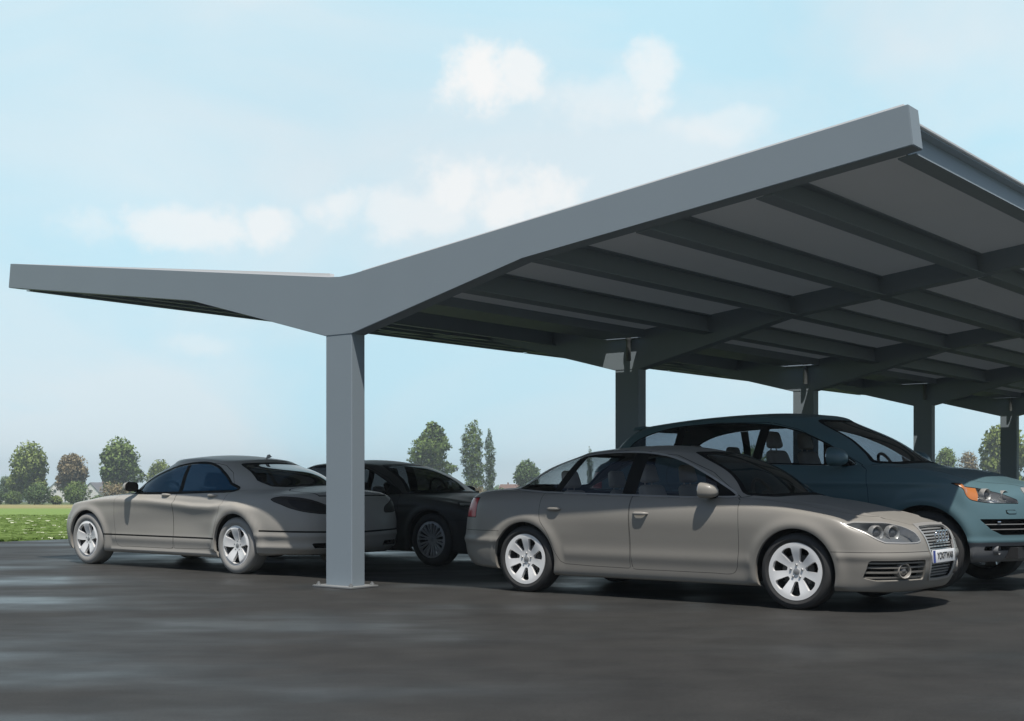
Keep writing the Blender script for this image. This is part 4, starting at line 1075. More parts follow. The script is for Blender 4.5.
    S = dict(name='suv', paint=P, rings=rings, zroof=zr, xroof=-.75, disp=disp, wx=1.425, wxr=1.50, wz=.37, arch=.425, dlo=dlo,
        panes=[[(.52,1.0),(.52,1.8),(-.23,1.8),(-.34,1.0)], [(-.44,1.0),(-.34,1.8),(-1.26,1.8),(-1.32,1.0)], [(-1.40,1.0),(-1.36,1.8),(-2.3,1.8),(-2.3,1.0)]],
        ws=ws, wsx=.12, rw=rw, rwx=-1.7, pre=pre, post=post, bonnet=bon, bz=.93, doors=[fd, rd], handles=[(-.16,.93,P), (-1.15,.95,P)],
        grooves=[], clad=lambda p: p.V[:, 2] - .455, g_ws=M['glass_clear'], g_rear=M['glass_clear'], g_side=M['glass_clear'], trim=K, trimw=.014,
        mirror=((.56,1.08,1.245),(.16,.26,.20)), mirror_mat=P, under=(-2.48, 2.2, .95, .32), wy=.975,
        wheel=dict(R=.370, w=.265, rim=.265, mat=M['alloy_dark'], tyre=M['tyre'], bolt_y=-.036, thick=.04, face=face),
        cab=dict(xb=-2.1, xf=.84, wy=.82, zf=.42, zb=1.16, zs=.56, sh=.70, x1=-.10, x2=-1.02), seat=M['seat_tan'], sq=(.93, .78, .62, .5))
    return build_car(loc, rz, S)
def make_materials():
    M['paint_grey'] = pmat('warm grey paint', (.235,.222,.198), rough=.42, spec=.35, coat=.12, noise=.03, nscale=3)
    M['paint_pale'] = pmat('pale warm grey paint', (.345,.328,.296), rough=.42, spec=.35, coat=.12, noise=.03, nscale=3)
    M['glass_dim'] = glass_mat('dim grey glass', (.22,.23,.24), gloss=(.3,.3,.3))
    M['barrel'] = pmat('wheel barrel grey', (.07,.07,.07), rough=.6)
    M['paint_light'] = pmat('pale grey paint', (.29,.275,.25), rough=.4, spec=.4, coat=.1)
    M['paint_black'] = pmat('dark anthracite paint', (.030,.029,.028), rough=.5, spec=.3, coat=.05)
    M['paint_teal'] = pmat('teal paint', (.080,.145,.165), rough=.38, spec=.4, coat=.2, noise=.03, nscale=3)
    M['black'] = pmat('black rubber', (.006,.006,.006), rough=.7, spec=.15)
    M['under'] = pmat('underbody black', (.015,.015,.016), rough=.8)
    M['cladding'] = pmat('grey plastic cladding', (.14,.145,.15), rough=.6, bump=.05)
    M['disc'] = pmat('brake disc steel', (.07,.07,.07), rough=.4, metal=.7)
    M['bolt'] = pmat('bolt grey', (.35,.35,.35), rough=.4, metal=.5)
    M['tyre'] = pmat('tyre rubber', (.028,.028,.028), rough=.75, noise=.2, nscale=30)
    M['tyre_grey'] = pmat('pale grey tyre', (.27,.265,.25), rough=.7)
    M['alloy_bright'] = pmat('white silver alloy', (.80,.80,.79), rough=.35, metal=.15, spec=.6)
    M['alloy_dark'] = pmat('grey alloy', (.42,.42,.42), rough=.35, metal=.3)
    M['chrome'] = pmat('chrome', (.75,.75,.76), rough=.12, metal=1)
    M['satin'] = pmat('satin metal', (.42,.41,.39), rough=.35, metal=.4)
    M['satin_dark'] = pmat('grille bar grey', (.30,.295,.285), rough=.4, metal=.4)
    M['mirror'] = pmat('mirror face', (.6,.62,.64), rough=.03, metal=1)
    M['bulb'] = pmat('lamp reflector', (.12,.12,.12), rough=.35, metal=.3)
    M['lamp_inner'] = pmat('lamp housing', (.24,.24,.235), rough=.3, metal=.4)
    M['lamp_rim'] = pmat('lamp rim', (.5,.5,.5), rough=.2, metal=.6)
    M['lens'] = glass_mat('clear lamp lens', (.85,.87,.88))
    M['orange'] = pmat('orange indicator', (.42,.15,.045), rough=.25, coat=.5)
    M['red'] = pmat('red lamp lens', (.40,.008,.018), rough=.25, spec=.3, coat=.2)
    M['smoke'] = pmat('smoked lamp lens', (.008,.007,.007), rough=.45, spec=.25)
    M['glass_side'] = glass_mat('side glass', (.62,.65,.66), rough=.02)
    M['glass_dark'] = glass_mat('windscreen glass', (.30,.33,.35), rough=.03)
    M['glass_blue'] = glass_mat('blue tinted glass', (.15,.21,.28), gloss=(.45,.5,.55), body=(.018,.085,.155), bodyfac=.66)
    M['glass_clear'] = glass_mat('clear grey glass', (.46,.50,.54))
    M['plate'] = pmat('white plate', (.78,.78,.78), rough=.4)
    M['plate_blue'] = pmat('plate blue', (.03,.05,.28), rough=.4)
    M['letter'] = pmat('plate black', (.03,.03,.03), rough=.5)
    M['seat_tan'] = pmat('taupe leather', (.62,.52,.43), rough=.6, bump=.1, bscale=60)
    M['wheel_tan'] = pmat('wheel taupe', (.20,.18,.16), rough=.5)
    M['cabin'] = pmat('cabin dark plastic', (.035,.035,.036), rough=.7)
    M['seat_grey'] = pmat('grey leather', (.22,.22,.22), rough=.6)
    M['glass_black'] = glass_mat('black rear glass', (.13,.13,.14))
    M['smoke_rim'] = pmat('smoked lamp rim', (.030,.026,.023), rough=.5, spec=.25)
    M['lamp_bright'] = pmat('bright lamp bowl', (.78,.78,.78), rough=.3, metal=.1)
# ---------------------------------------------------------------- carport: butterfly roof on a row of T columns
SP = 5.43; NF = 6; UC = -.19; BT = .20
U_L, U_R = -6.37, 5.86
def z_top(u): return 3.215 + (.125 * (-.34 - u) if u < -.34 else (.1208 * (u - .0) if u > 0 else 0))
def z_sheet(u): return z_top(u) - .095
def build_carport():
    car = empty('carport', W(UC, 0, 0), ROT_U)
    tag(car, 'slate grey steel carport with a V-shaped roof on a row of single columns', 'carport')
    # local frame: x along beams, y along the row, origin at the foot of the first column
    X = lambda u: u - UC
    S = M['steel']
    outline = [(U_L - .01, z_top(U_L) - .315), (U_L + .035, z_top(U_L) + .0), (-.34, 3.218), (-.17, 3.206), (.02, 3.218), (U_R - .01, z_top(U_R)), (U_R + .028, z_top(U_R) - .312),
               (2.20, 3.152), (0.0, 2.607), (-.38, 2.607), (-2.58, 3.165)]
    for k in range(NF):
        y0 = k * SP
        bm = bmesh.new(); add_prism(bm, [(X(a), b) for a, b in outline], y0, y0 + BT)
        bmesh.ops.bevel(bm, geom=[e for e in bm.edges], offset=.006, segments=2, affect='EDGES')
        b = bm_obj('beam', bm, S, car, smooth=False)
        bm = bmesh.new(); add_box(bm, (.376, BT - .008, 2.60), (0, y0 + BT / 2, 1.315), bevel=.008)
        c = bm_obj('column', bm, S, car, smooth=False)
        bm = bmesh.new(); add_box(bm, (.56, .40, .02), (0, y0 + BT / 2, .012), bevel=.003)
        for sx in (-.235, 0.235):
            for sy in (-.155, .155):
                add_lathe(bm, [(.001, .055), (.012, .055), (.012, .022)], 8, axis='z', center=(sx, y0 + BT / 2 + sy, 0))
                add_lathe(bm, [(.012, .040), (.024, .040), (.024, .020)], 6, axis='z', center=(sx, y0 + BT / 2 + sy, 0))
        bm_obj('base_plate', bm, M['galv'], c)
        # gutter outlet with its short pipe at the head of the column
        bm = bmesh.new()
        add_lathe(bm, [(.001, 3.10), (.03, 3.10), (.042, 3.07), (.042, 3.0), (.034, 2.985), (.034, 2.72), (.001, 2.72)], 16, axis='z', center=(.07, y0 - .06, 0))
        if k > 0: bm_obj('gutter_outlet', bm, M['outlet'], c)
        else: bm.free()
    us = [1.05, 2.21, 3.36, 4.53, 5.735]
    for side_ in (1, -1):
        for i, u in enumerate(us):
            uu = u if side_ > 0 else 2 * UC - u - (.06 if i == 4 else 0)
            a = math.atan(.122) * side_
            for k in range(NF - 1):
                y0, y1 = k * SP + BT + .001, (k + 1) * SP - .001
                zt = z_sheet(uu) - .003; d = .235
                bm = bmesh.new(); L = y1 - y0; ym = (y0 + y1) / 2
                R = (0, -a, 0)
                c, s_ = math.cos(a), math.sin(a)
                def at(dx, dz): return (X(uu) + dx * c - dz * s_, ym, zt + dx * s_ + dz * c)
                add_box(bm, (.15, L, .012), at(0, -.007), R); add_box(bm, (.15, L, .012), at(0, -d + .006), R)
                add_box(bm, (.012, L, d - .025), at(0 if i < 4 else .0, -d / 2), R)
                bm_obj('purlin', bm, S, car, smooth=False)
        for k in range(NF - 1):
            y0, y1 = k * SP + BT + .002, (k + 1) * SP - .002
            ua, ub = (.06, U_R - .03) if side_ > 0 else (-.44, U_L + .03)
            bm = bmesh.new(); n = 14
            zs0, zs1 = z_sheet(ua), z_sheet(ub)
            add_prism(bm, [(X(ua), zs0 + .002), (X(ub), zs1 + .002), (X(ub), zs1 + .016), (X(ua), zs0 + .016)], y0, y1)
            bm_obj('roof_sheet', bm, M['sheet'], car, smooth=False)
    for k in range(NF - 1):
        bm = bmesh.new(); y0, y1 = k * SP + BT + .003, (k + 1) * SP - .003; L = y1 - y0; ym = (y0 + y1) / 2
        h0, h1 = [(.05, .13), (.11, .30), (.30, .42), (.12, .2), (0, 0)][k]   # gutter left open in gaps shaped to drop sun patches on the columns
        add_box(bm, (.56, L - h1, .012), (0, ym - h1 / 2, 3.03)); 
        if h0 > 0: add_box(bm, (.56, h0, .012), (0, y1 - h0 / 2, 3.03))
        add_box(bm, (.012, L, .1175), (-.286, ym, 3.0835)); add_box(bm, (.012, L, .1175), (.286, ym, 3.0835))
        bm_obj('gutter', bm, S, car, smooth=False)
    # white edge capping along the top of the first beam
    for ua, ub in ((-.345, U_L + .05), (.12, U_R - .06)):
        bm = bmesh.new()
        add_prism(bm, [(X(ua), z_top(ua) + .002), (X(ub), z_top(ub) + .002), (X(ub), z_top(ub) + (.008 if ua < 0 else .022)), (X(ua), z_top(ua) + (.045 if ua < 0 else .016))], .03, .09)
        bm_obj('edge_capping', bm, M['white'], car, smooth=False)
    return car

def carport_mats():
    M['steel'] = pmat('slate grey steel', (.240,.286,.318), rough=.55, spec=.3, noise=.04, nscale=1.5, bump=.03, bscale=40)
    M['galv'] = pmat('galvanised steel', (.24,.25,.25), rough=.6, metal=.3, noise=.15, nscale=20)
    M['sheet'] = pmat('grey roof sheet', (.70,.72,.725), rough=.6, noise=.03, nscale=2)
    M['outlet'] = pmat('outlet grey', (.10,.11,.11), rough=.5)
    nt = M['sheet'].node_tree; tl = nt.nodes.new('ShaderNodeBsdfTranslucent'); tl.inputs[0].default_value = (.80, .86, .90, 1); mx = nt.nodes.new('ShaderNodeMixShader'); mx.inputs[0].default_value = .11
    nt.links.new(nt.nodes['Principled BSDF'].outputs[0], mx.inputs[1]); nt.links.new(tl.outputs[0], mx.inputs[2]); nt.links.new(mx.outputs[0], nt.nodes['Material Output'].inputs[0])
    M['white'] = pmat('white capping', (.75,.74,.73), rough=.5)
# ---------------------------------------------------------------- ground
def terr(Y): return -.035 - .0155 * max(0.0, Y - 22)
def build_ground():
    # terrain beyond the car park: three strips of farmland falling gently away
    def sheet(name, ys, x0, x1, mat, dz=0.0):
        nx = 24; V = []; Fc = []
        for Y in ys:
            for i in range(nx + 1):
                x = x0 + (x1 - x0) * i / nx
                V.append((x, Y, terr(Y) + dz))
        for j in range(len(ys) - 1):
            for i in range(nx):
                a = j * (nx + 1) + i; Fc.append((a, a + 1, a + nx + 2, a + nx + 1))
        o = mesh_obj(name, V, Fc, mat); tag(o, kind='structure'); return o
    sheet('meadow', [-60, 0, 22, 30, 80, 200, 500, 900, 1400], -1300, 1300, M['meadow'], dz=-.03)
    sheet('crop_field', [4, 22, 40, 60, 84, 130], -90, 60, M['crop'])
    sheet('stubble_field', [130.02, 160, 200, 240], -140, 140, M['stubble'])
    bm = bmesh.new()
    c = [W(-12.2, -45), W(45, -45), W(45, 31), W(-12.2, 31)]
    add_prism(bm, [(p[0], p[1]) for p in c], -.6, 0.0, axis='z')
    o = bm_obj('asphalt_car_park', bm, M['asphalt'], smooth=False); tag(o, kind='structure')

def ramp(N, L, fac, stops):
    r = N.new('ShaderNodeValToRGB'); e = r.color_ramp.elements
    while len(e) > 1: e.remove(e[-1])
    e[0].position = stops[0][0]; e[0].color = (*stops[0][1], 1)
    for p, c in stops[1:]:
        n = e.new(p); n.color = (*c, 1)
    L.new(fac, r.inputs[0]); return r

def land_mats():
    # asphalt: dark, with broad smoother patches that catch the sky
    m, nt, N, L, b = new_mat('asphalt'); M['asphalt'] = m
    tc = N.new('ShaderNodeTexCoord')
    mp = N.new('ShaderNodeMapping'); mp.inputs['Scale'].default_value = (.16, .34, 1); L.new(tc.outputs['Object'], mp.inputs[0])
    big = N.new('ShaderNodeTexNoise'); big.inputs['Scale'].default_value = 2.0; big.inputs['Detail'].default_value = 5; big.inputs['Roughness'].default_value = .55
    L.new(mp.outputs[0], big.inputs['Vector'])
    med = N.new('ShaderNodeTexNoise'); med.inputs['Scale'].default_value = 2.2; med.inputs['Detail'].default_value = 8; L.new(tc.outputs['Object'], med.inputs['Vector'])
    fine = N.new('ShaderNodeTexNoise'); fine.inputs['Scale'].default_value = 55; fine.inputs['Detail'].default_value = 6; fine.inputs['Roughness'].default_value = .7; L.new(tc.outputs['Object'], fine.inputs['Vector'])
    c1 = ramp(N, L, big.outputs['Fac'], [(.30, (.023,.022,.020)), (.5, (.030,.0295,.0275)), (.70, (.041,.042,.042))])
    mx = N.new('ShaderNodeMix'); mx.data_type = 'RGBA'; mx.blend_type = 'MULTIPLY'; mx.inputs[0].default_value = 1
    c2 = ramp(N, L, med.outputs['Fac'], [(.3, (.78,.78,.78)), (.7, (1.2,1.2,1.2))])
    L.new(c1.outputs[0], mx.inputs[6]); L.new(c2.outputs[0], mx.inputs[7])
    mx2 = N.new('ShaderNodeMix'); mx2.data_type = 'RGBA'; mx2.blend_type = 'MULTIPLY'; mx2.inputs[0].default_value = 1
    c3 = ramp(N, L, fine.outputs['Fac'], [(.35, (.66,.66,.66)), (.65, (1.34,1.34,1.34))])
    L.new(mx.outputs[2], mx2.inputs[6]); L.new(c3.outputs[0], mx2.inputs[7]); L.new(mx2.outputs[2], b.inputs['Base Color'])
    r1 = N.new('ShaderNodeMapRange'); r1.inputs[1].default_value = .38; r1.inputs[2].default_value = .66; r1.inputs[3].default_value = .75; r1.inputs[4].default_value = .30
    L.new(big.outputs['Fac'], r1.inputs[0]); L.new(r1.outputs[0], b.inputs['Roughness'])
    b.inputs['Specular IOR Level'].default_value = .35
    bp = N.new('ShaderNodeBump'); bp.inputs['Strength'].default_value = .35; bp.inputs['Distance'].default_value = .004
    L.new(fine.outputs['Fac'], bp.inputs['Height']); L.new(bp.outputs[0], b.inputs['Normal'])
    def grass(name, cols, sc=1.2, stretch=(1, 1, 1)):
        m, nt, N, L, b = new_mat(name); tc = N.new('ShaderNodeTexCoord')
        mp = N.new('ShaderNodeMapping'); mp.inputs['Scale'].default_value = stretch; L.new(tc.outputs['Object'], mp.inputs[0])
        n = N.new('ShaderNodeTexNoise'); n.inputs['Scale'].default_value = sc; n.inputs['Detail'].default_value = 10; n.inputs['Roughness'].default_value = .7
        L.new(mp.outputs[0], n.inputs['Vector'])
        r = ramp(N, L, n.outputs['Fac'], cols); L.new(r.outputs[0], b.inputs['Base Color']); b.inputs['Roughness'].default_value = .9; b.inputs['Specular IOR Level'].default_value = .1
        return m
    M['meadow'] = grass('meadow grass', [(.3, (.07,.10,.035)), (.7, (.13,.16,.06))], .3)
    M['crop'] = grass('crop rows', [(.32, (.13,.20,.045)), (.5, (.17,.26,.065)), (.68, (.24,.32,.12))], 3.5)
    M['stubble'] = grass('stubble', [(.3, (.20,.19,.075)), (.7, (.36,.32,.15))], .25, (1, .15, 1))
    M['bark'] = pmat('bark', (.10,.08,.06), rough=.9, noise=.3, nscale=6)
    def leaf(name, a, c):
        m, nt, N, L, b = new_mat(name); g = N.new('ShaderNodeNewGeometry')
        tc = N.new('ShaderNodeTexCoord'); nz = N.new('ShaderNodeTexNoise'); nz.inputs['Scale'].default_value = .55; nz.inputs['Detail'].default_value = 3; L.new(tc.outputs['Object'], nz.inputs['Vector'])
        ma = N.new('ShaderNodeMath'); ma.operation = 'MULTIPLY_ADD'; ma.inputs[1].default_value = .35; L.new(g.outputs['Random Per Island'], ma.inputs[0]); L.new(nz.outputs['Fac'], ma.inputs[2])
        r = ramp(N, L, ma.outputs[0], [(.35, a), (.95, c)]); L.new(r.outputs[0], b.inputs['Base Color'])
        b.inputs['Roughness'].default_value = .7; b.inputs['Specular IOR Level'].default_value = .2
        tl = N.new('ShaderNodeBsdfTranslucent'); L.new(r.outputs[0], tl.inputs[0]); mx = N.new('ShaderNodeMixShader'); mx.inputs[0].default_value = .4
        L.new(b.outputs[0], mx.inputs[1]); L.new(tl.outputs[0], mx.inputs[2]); L.new(mx.outputs[0], N['Material Output'].inputs[0])
        return m
    M['leaf_green'] = leaf('green leaves', (.15,.235,.065), (.29,.40,.13))
    M['leaf_yellow'] = leaf('yellow green leaves', (.21,.29,.065), (.36,.44,.14))
    M['leaf_brown'] = leaf('russet leaves', (.29,.24,.14), (.44,.37,.23))
    M['leaf_dark'] = leaf('dark leaves', (.12,.20,.08), (.22,.32,.13))
    M['leaf_crop'] = leaf('crop leaves', (.14,.22,.05), (.24,.34,.11))
    M['flower'] = pmat('white flowers', (.55,.58,.42), rough=.8)
    M['wall_white'] = pmat('white render', (.78,.77,.74), rough=.8)
    M['roof_brown'] = pmat('brown roof tiles', (.16,.09,.065), rough=.8, noise=.2)
    M['roof_grey'] = pmat('grey roof tiles', (.14,.14,.15), rough=.8, noise=.2)
    M['pane'] = pmat('house pane', (.05,.06,.07), rough=.15)

def px_to_xy(px, Z): return ((px - CX) / F_PX * Z, Z)
def px_h(py, Z): return CAM_H + (HORIZON - py) / F_PX * Z

def leaf_cloud(rg, lobes, n, size, NN=None):
    """n leaf-clump faces spread through ellipsoid lobes (cx,cy,cz,rx,ry,rz)"""
    V, Fc = [], []
    vol = np.array([l[3] * l[4] * l[5] for l in lobes]) ** .67; vol /= vol.sum()
    ks = rg.choice(len(lobes), n, p=vol)
    for k in ks:
        cx, cy, cz, rx, ry, rz = lobes[k]
        d = rg.normal(size=3); d /= np.linalg.norm(d); r = rg.uniform(.35, 1.0) ** .45 * rg.uniform(.9, 1.08)
        p = np.array([cx + d[0] * rx * r, cy + d[1] * ry * r, cz + d[2] * rz * r])
        a = rg.normal(size=3); a /= np.linalg.norm(a); b = np.cross(a, rg.normal(size=3)); b /= np.linalg.norm(b)
        s = size * rg.uniform(.5, 1.3); o = len(V)
        V += [p - a * s, p - b * s * .6 , p + a * s * .9, p + b * s * .6]
        Fc.append((o, o + 1, o + 2, o + 3))
        if NN is not None:
            q = d * .85 + rg.normal(size=3) * .22 + np.array([0, 0, .25]); q /= np.linalg.norm(q); NN += [q] * 4
    return V, Fc

def make_tree(x, y, z0, H, Wd, shape, leaf, seed, n=2600, label='', group=None, cat='tree', name='tree'):
    rg = np.random.default_rng(seed)
    t = empty(name, (x, y, z0)); tag(t, label, cat, group)
    lobes = []
    if shape == 'round':
        m = 16; cb = H * .07
        for i in range(m):
            a = rg.uniform(0, 2 * PI); q = rg.uniform(0, 1); zz = cb + (H - cb) * (.10 + .72 * q); env = math.sin(PI * min(1, .18 + .74 * (1 - abs(2 * q - .9) ** 1.6))) if False else (1 - (2 * q - .85) ** 2 * .75)
            r = rg.uniform(.15, .62) * Wd / 2 * max(.2, env); s = Wd * rg.uniform(.19, .28)
            lobes.append((r * math.cos(a), r * math.sin(a), zz, s, s, s * rg.uniform(.7, 1.1)))
        lobes.append((0, 0, H * .60, Wd * .40, Wd * .40, H * .36))
    elif shape == 'poplar':
        m = 18
        for i in range(m):
            q = (i + .5) / m; zz = H * (.05 + .90 * q); env = min(1, (1 - q) * 3.2 + .25) * min(1, .55 + q * 2)
            a = rg.uniform(0, 2 * PI); r = rg.uniform(0, .35) * Wd / 2
            lobes.append((r * math.cos(a), r * math.sin(a), zz, Wd * .42 * env, Wd * .42 * env, H * .07))
    elif shape == 'bush':
        m = 9
        for i in range(m):
            a = rg.uniform(0, 2 * PI); r = rg.uniform(0, .75) * Wd / 2; s = H * rg.uniform(.30, .5)
            lobes.append((r * math.cos(a), r * math.sin(a) * .6, s * .8 + rg.uniform(0, .2) * H, s * 1.2, s, s))
    NN = []; V, Fc = leaf_cloud(rg, lobes, int(n * 2.6), max(.18, min(.46, Wd * .038)), NN)
    mesh_obj('crown', V, Fc, leaf, t, smooth=True, normals=NN)
    bm = bmesh.new(); r0 = max(.12, H * .022)
    th = H * (.5 if shape != 'bush' else .4)
    add_tube(bm, (0, 0, -.3), (0, 0, th), r0, r0 * .5, n=8)
    for i in range(8 if shape != 'bush' else 4):
        a = rg.uniform(0, 2 * PI); zb = th * rg.uniform(.4, 1.0); l = Wd * rg.uniform(.22, .40) * (.4 if shape == 'poplar' else 1)
        add_tube(bm, (0, 0, zb), (l * math.cos(a), l * math.sin(a), zb + H * rg.uniform(.12, .3)), r0 * .4, r0 * .12, n=6)
    bm_obj('trunk', bm, M['bark'], t)
    return t

def make_house(px, Z, w, dpt, eave, ridge, rot, roof, label, group):
    x, y = px_to_xy(px, Z); t = empty('house', (x, y, terr(y) - .03), rot); tag(t, label, 'house', group)
    bm = bmesh.new(); add_prism(bm, [(-w / 2, 0), (w / 2, 0), (w / 2, eave), (0, ridge), (-w / 2, eave)], -dpt / 2, dpt / 2); bm_obj('wall', bm, M['wall_white'], t, smooth=False)
    bm = bmesh.new()
    for s in (-1, 1):
        k = (ridge - eave) / (w / 2); ex = w / 2 + .4
        add_prism(bm, [(0, ridge + .02), (s * ex, ridge - k * ex + .02), (s * ex, ridge - k * ex + .25), (0, ridge + .28)], -dpt / 2 - .3, dpt / 2 + .3)
    rf = bm_obj('roof', bm, roof, t, smooth=False)
    bm = bmesh.new(); add_box(bm, (.6, .6, 1.5), (w * .12, dpt * .2, ridge + .3)); bm_obj('chimney', bm, M['roof_brown'], rf, smooth=False)
    for (wx, wz) in ((-w * .25, 1.5), (w * .25, 1.5), (0, eave + .2)):
        bm = bmesh.new(); add_box(bm, (1.0, .08, 1.2), (wx, -dpt / 2 - .03, wz)); bm_obj('window', bm, M['pane'], t, smooth=False)
    bm = bmesh.new(); add_box(bm, (.9, .08, 2.0), (0, -dpt / 2 - .03, 1.0)); bm_obj('door', bm, M['roof_brown'], t, smooth=False)
    return t

def build_background():
    # (px, py_top, distance, width_px, shape, leaf, faces, label)
    T = [
     (6, 474, 330, 22, 'round', 'leaf_dark', 1200, 'small dark tree at the far left edge beyond the field'),
     (29, 439, 300, 46, 'round', 'leaf_yellow', 3600, 'large yellow-green round tree, leftmost of the tall ones over the field'),
     (73, 450, 310, 38, 'round', 'leaf_brown', 2600, 'brownish sparse tree between the two big green trees'),
     (120, 434, 300, 47, 'round', 'leaf_green', 3800, 'tall dense green tree above the bonnet of the low coupe'),
     (160, 457, 340, 30, 'round', 'leaf_yellow', 1800, 'pale smaller tree just right of the tall dense green one'),
     (433, 420, 300, 44, 'poplar', 'leaf_green', 4200, 'broad dense tree, left and widest of the three upright trees in the middle'),
     (472, 418, 300, 27, 'poplar', 'leaf_green', 3200, 'middle of the three upright trees, mid width with straight sides'),
     (490, 427, 300, 12, 'poplar', 'leaf_dark', 1800, 'narrowest of the three upright trees, a thin dark column'),
     (527, 459, 310, 34, 'round', 'leaf_dark', 2200, 'low round tree just above the boot of the grey sedan'),
     (590, 445, 320, 7, 'poplar', 'leaf_dark', 700, 'thin lone treetop above the roof of the grey sedan'),
     (683, 455, 320, 30, 'round', 'leaf_green', 1500, 'round tree glimpsed through the windows of the teal SUV'),
     (752, 442, 300, 40, 'round', 'leaf_green', 2000, 'taller tree glimpsed through the teal SUV beside its door pillar'),
     (946, 444, 300, 30, 'round', 'leaf_green', 2000, 'green tree beyond the teal SUV, next to the fourth column'),
     (968, 447, 310, 26, 'round', 'leaf_brown', 1800, 'russet tinged tree between the green one and the big tree on the right'),
     (1003, 420, 290, 58, 'round', 'leaf_yellow', 4600, 'biggest broad tree behind the fifth column on the right'),
     (1040, 430, 300, 44, 'round', 'leaf_green', 2400, 'tree at the right edge of the view beyond the last column'),
    ]
    for i, (px, py, Z, w, sh, lf, n, lb) in enumerate(T):
        x, y = px_to_xy(px, Z); z0 = terr(Z) - .03
        make_tree(x, y, z0, px_h(py, Z) - z0, w / F_PX * Z, sh, M[lf], 10 + i, n=n, label=lb, group='trees beyond the fields')
    Bs = [(-6,250,26),(14,262,22),(38,240,24),(57,255,20),(76,245,24),(94,260,26),(116,240,26),(138,250,24),(160,262,26),(184,255,24),(398,250,28),(424,245,26),(450,255,26),(476,245,24),(500,255,26),(522,250,24),(546,262,24),(572,255,24),
          (660,255,40),(700,250,40),(740,255,40),(780,255,40),(935,240,26),(958,235,28),(982,232,30),(1008,236,30),(1034,240,30)]
    places = {0:'at the left edge of the view'}
    for i, (px, Z, w) in enumerate(Bs):
        x, y = px_to_xy(px, Z); z0 = terr(Z) - .03; rr = random.Random(i + 50)
        h = rr.uniform(2.2, 4.6)
        if px in (57, 94): h = 1.9
        lf = ['leaf_dark', 'leaf_green', 'leaf_yellow', 'leaf_brown'][[0,1,0,2,1,0,3][i % 7]]
        if px in (958, 982): lf = 'leaf_yellow'
        make_tree(x, y, z0, h, w / F_PX * Z, 'bush', M[lf], 80 + i, n=900, label='low bush in the hedge line at the far end of the fields', group='bushes of the far hedge line', cat='bush', name='bush')
    # distant wood that closes the horizon
    rg = np.random.default_rng(5); lobes = []
    for i in range(700):
        Z = rg.uniform(900, 1100); px = rg.uniform(-500, 1500); x, y = px_to_xy(px, Z); h = rg.uniform(7, 12)
        lobes.append((x, y, terr(Z) + h * .3, rg.uniform(7, 14), 6, h * .62))
    V, Fc = leaf_cloud(rg, lobes, 36000, 2.4)
    o = mesh_obj('distant_wood', V, Fc, M['leaf_dark'], smooth=False); tag(o, 'far low band of woodland along the horizon', 'wood', kind='stuff')
    H = [(56, 560, 7.5, 9, 4.6, 8.4, .25, 'roof_grey', 'white gabled house between the yellow-green tree and the brownish tree'),
         (98, 540, 8.5, 9, 4.4, 8.0, -.4, 'roof_grey', 'white gabled house just left of the tall dense green tree'),
         (14, 600, 8, 9, 3.6, 6.2, .1, 'roof_brown', 'small white house at the foot of the leftmost tall tree'),
         (36, 590, 7, 9, 3.4, 5.8, .5, 'roof_brown', 'low white cottage below the yellow-green tree'),
         (76, 580, 7, 9, 3.4, 5.4, -.2, 'roof_grey', 'low white cottage below the brownish tree'),
         (511, 560, 15, 9, 3.5, 7.4, 1.3, 'roof_brown', 'house with a brown roof left of the low round tree'),
         (958, 560, 9, 9, 3.5, 7.0, .3, 'roof_brown', 'pale house half hidden by trees past the teal SUV')]
    for h in H: make_house(h[0], h[1], h[2], h[3], h[4], h[5], h[6], M[h[7]], h[8], 'houses beyond the fields')
    # crop plants on the near strip of the field
    V, Fc, mi = [], [], []
    rg = np.random.default_rng(3)
    for i in range(9000):
        Z = 23.6 + 40 * rg.uniform(0, 1) ** 1.6; px = rg.uniform(-40, 200); x, y = px_to_xy(px, Z)
        rel = np.array([x, y]) - O0; u = rel @ UX
        if u > -12.45: continue
        z = terr(Z); fl = rg.uniform() < .16
        for q in range(3):
            a = rg.uniform(0, 2 * PI); s = rg.uniform(.05, .12); lean = rg.uniform(.06, .16); o = len(V); hh = rg.uniform(.05, .13)
            dx, dy = math.cos(a), math.sin(a)
            V += [(x - dy * s * .4, y + dx * s * .4, z), (x + dy * s * .4, y - dx * s * .4, z), (x + dx * lean + dy * s, y + dy * lean - dx * s, z + hh), (x + dx * lean - dy * s, y + dy * lean + dx * s, z + hh)]
            Fc.append((o, o + 1, o + 2, o + 3)); mi.append(1 if fl and q == 0 else 0)
    NP = rg.normal(size=(len(Fc), 3)) * .25 + np.array([0, -.1, 1.0]); NP /= np.linalg.norm(NP, axis=1, keepdims=True)
    o = mesh_obj('crop_plants', V, Fc, [M['leaf_crop'], M['flower']], midx=mi, smooth=True, normals=np.repeat(NP, 4, axis=0)); tag(o, 'green leafy crop with pale flowers beside the asphalt', 'crop', kind='stuff')

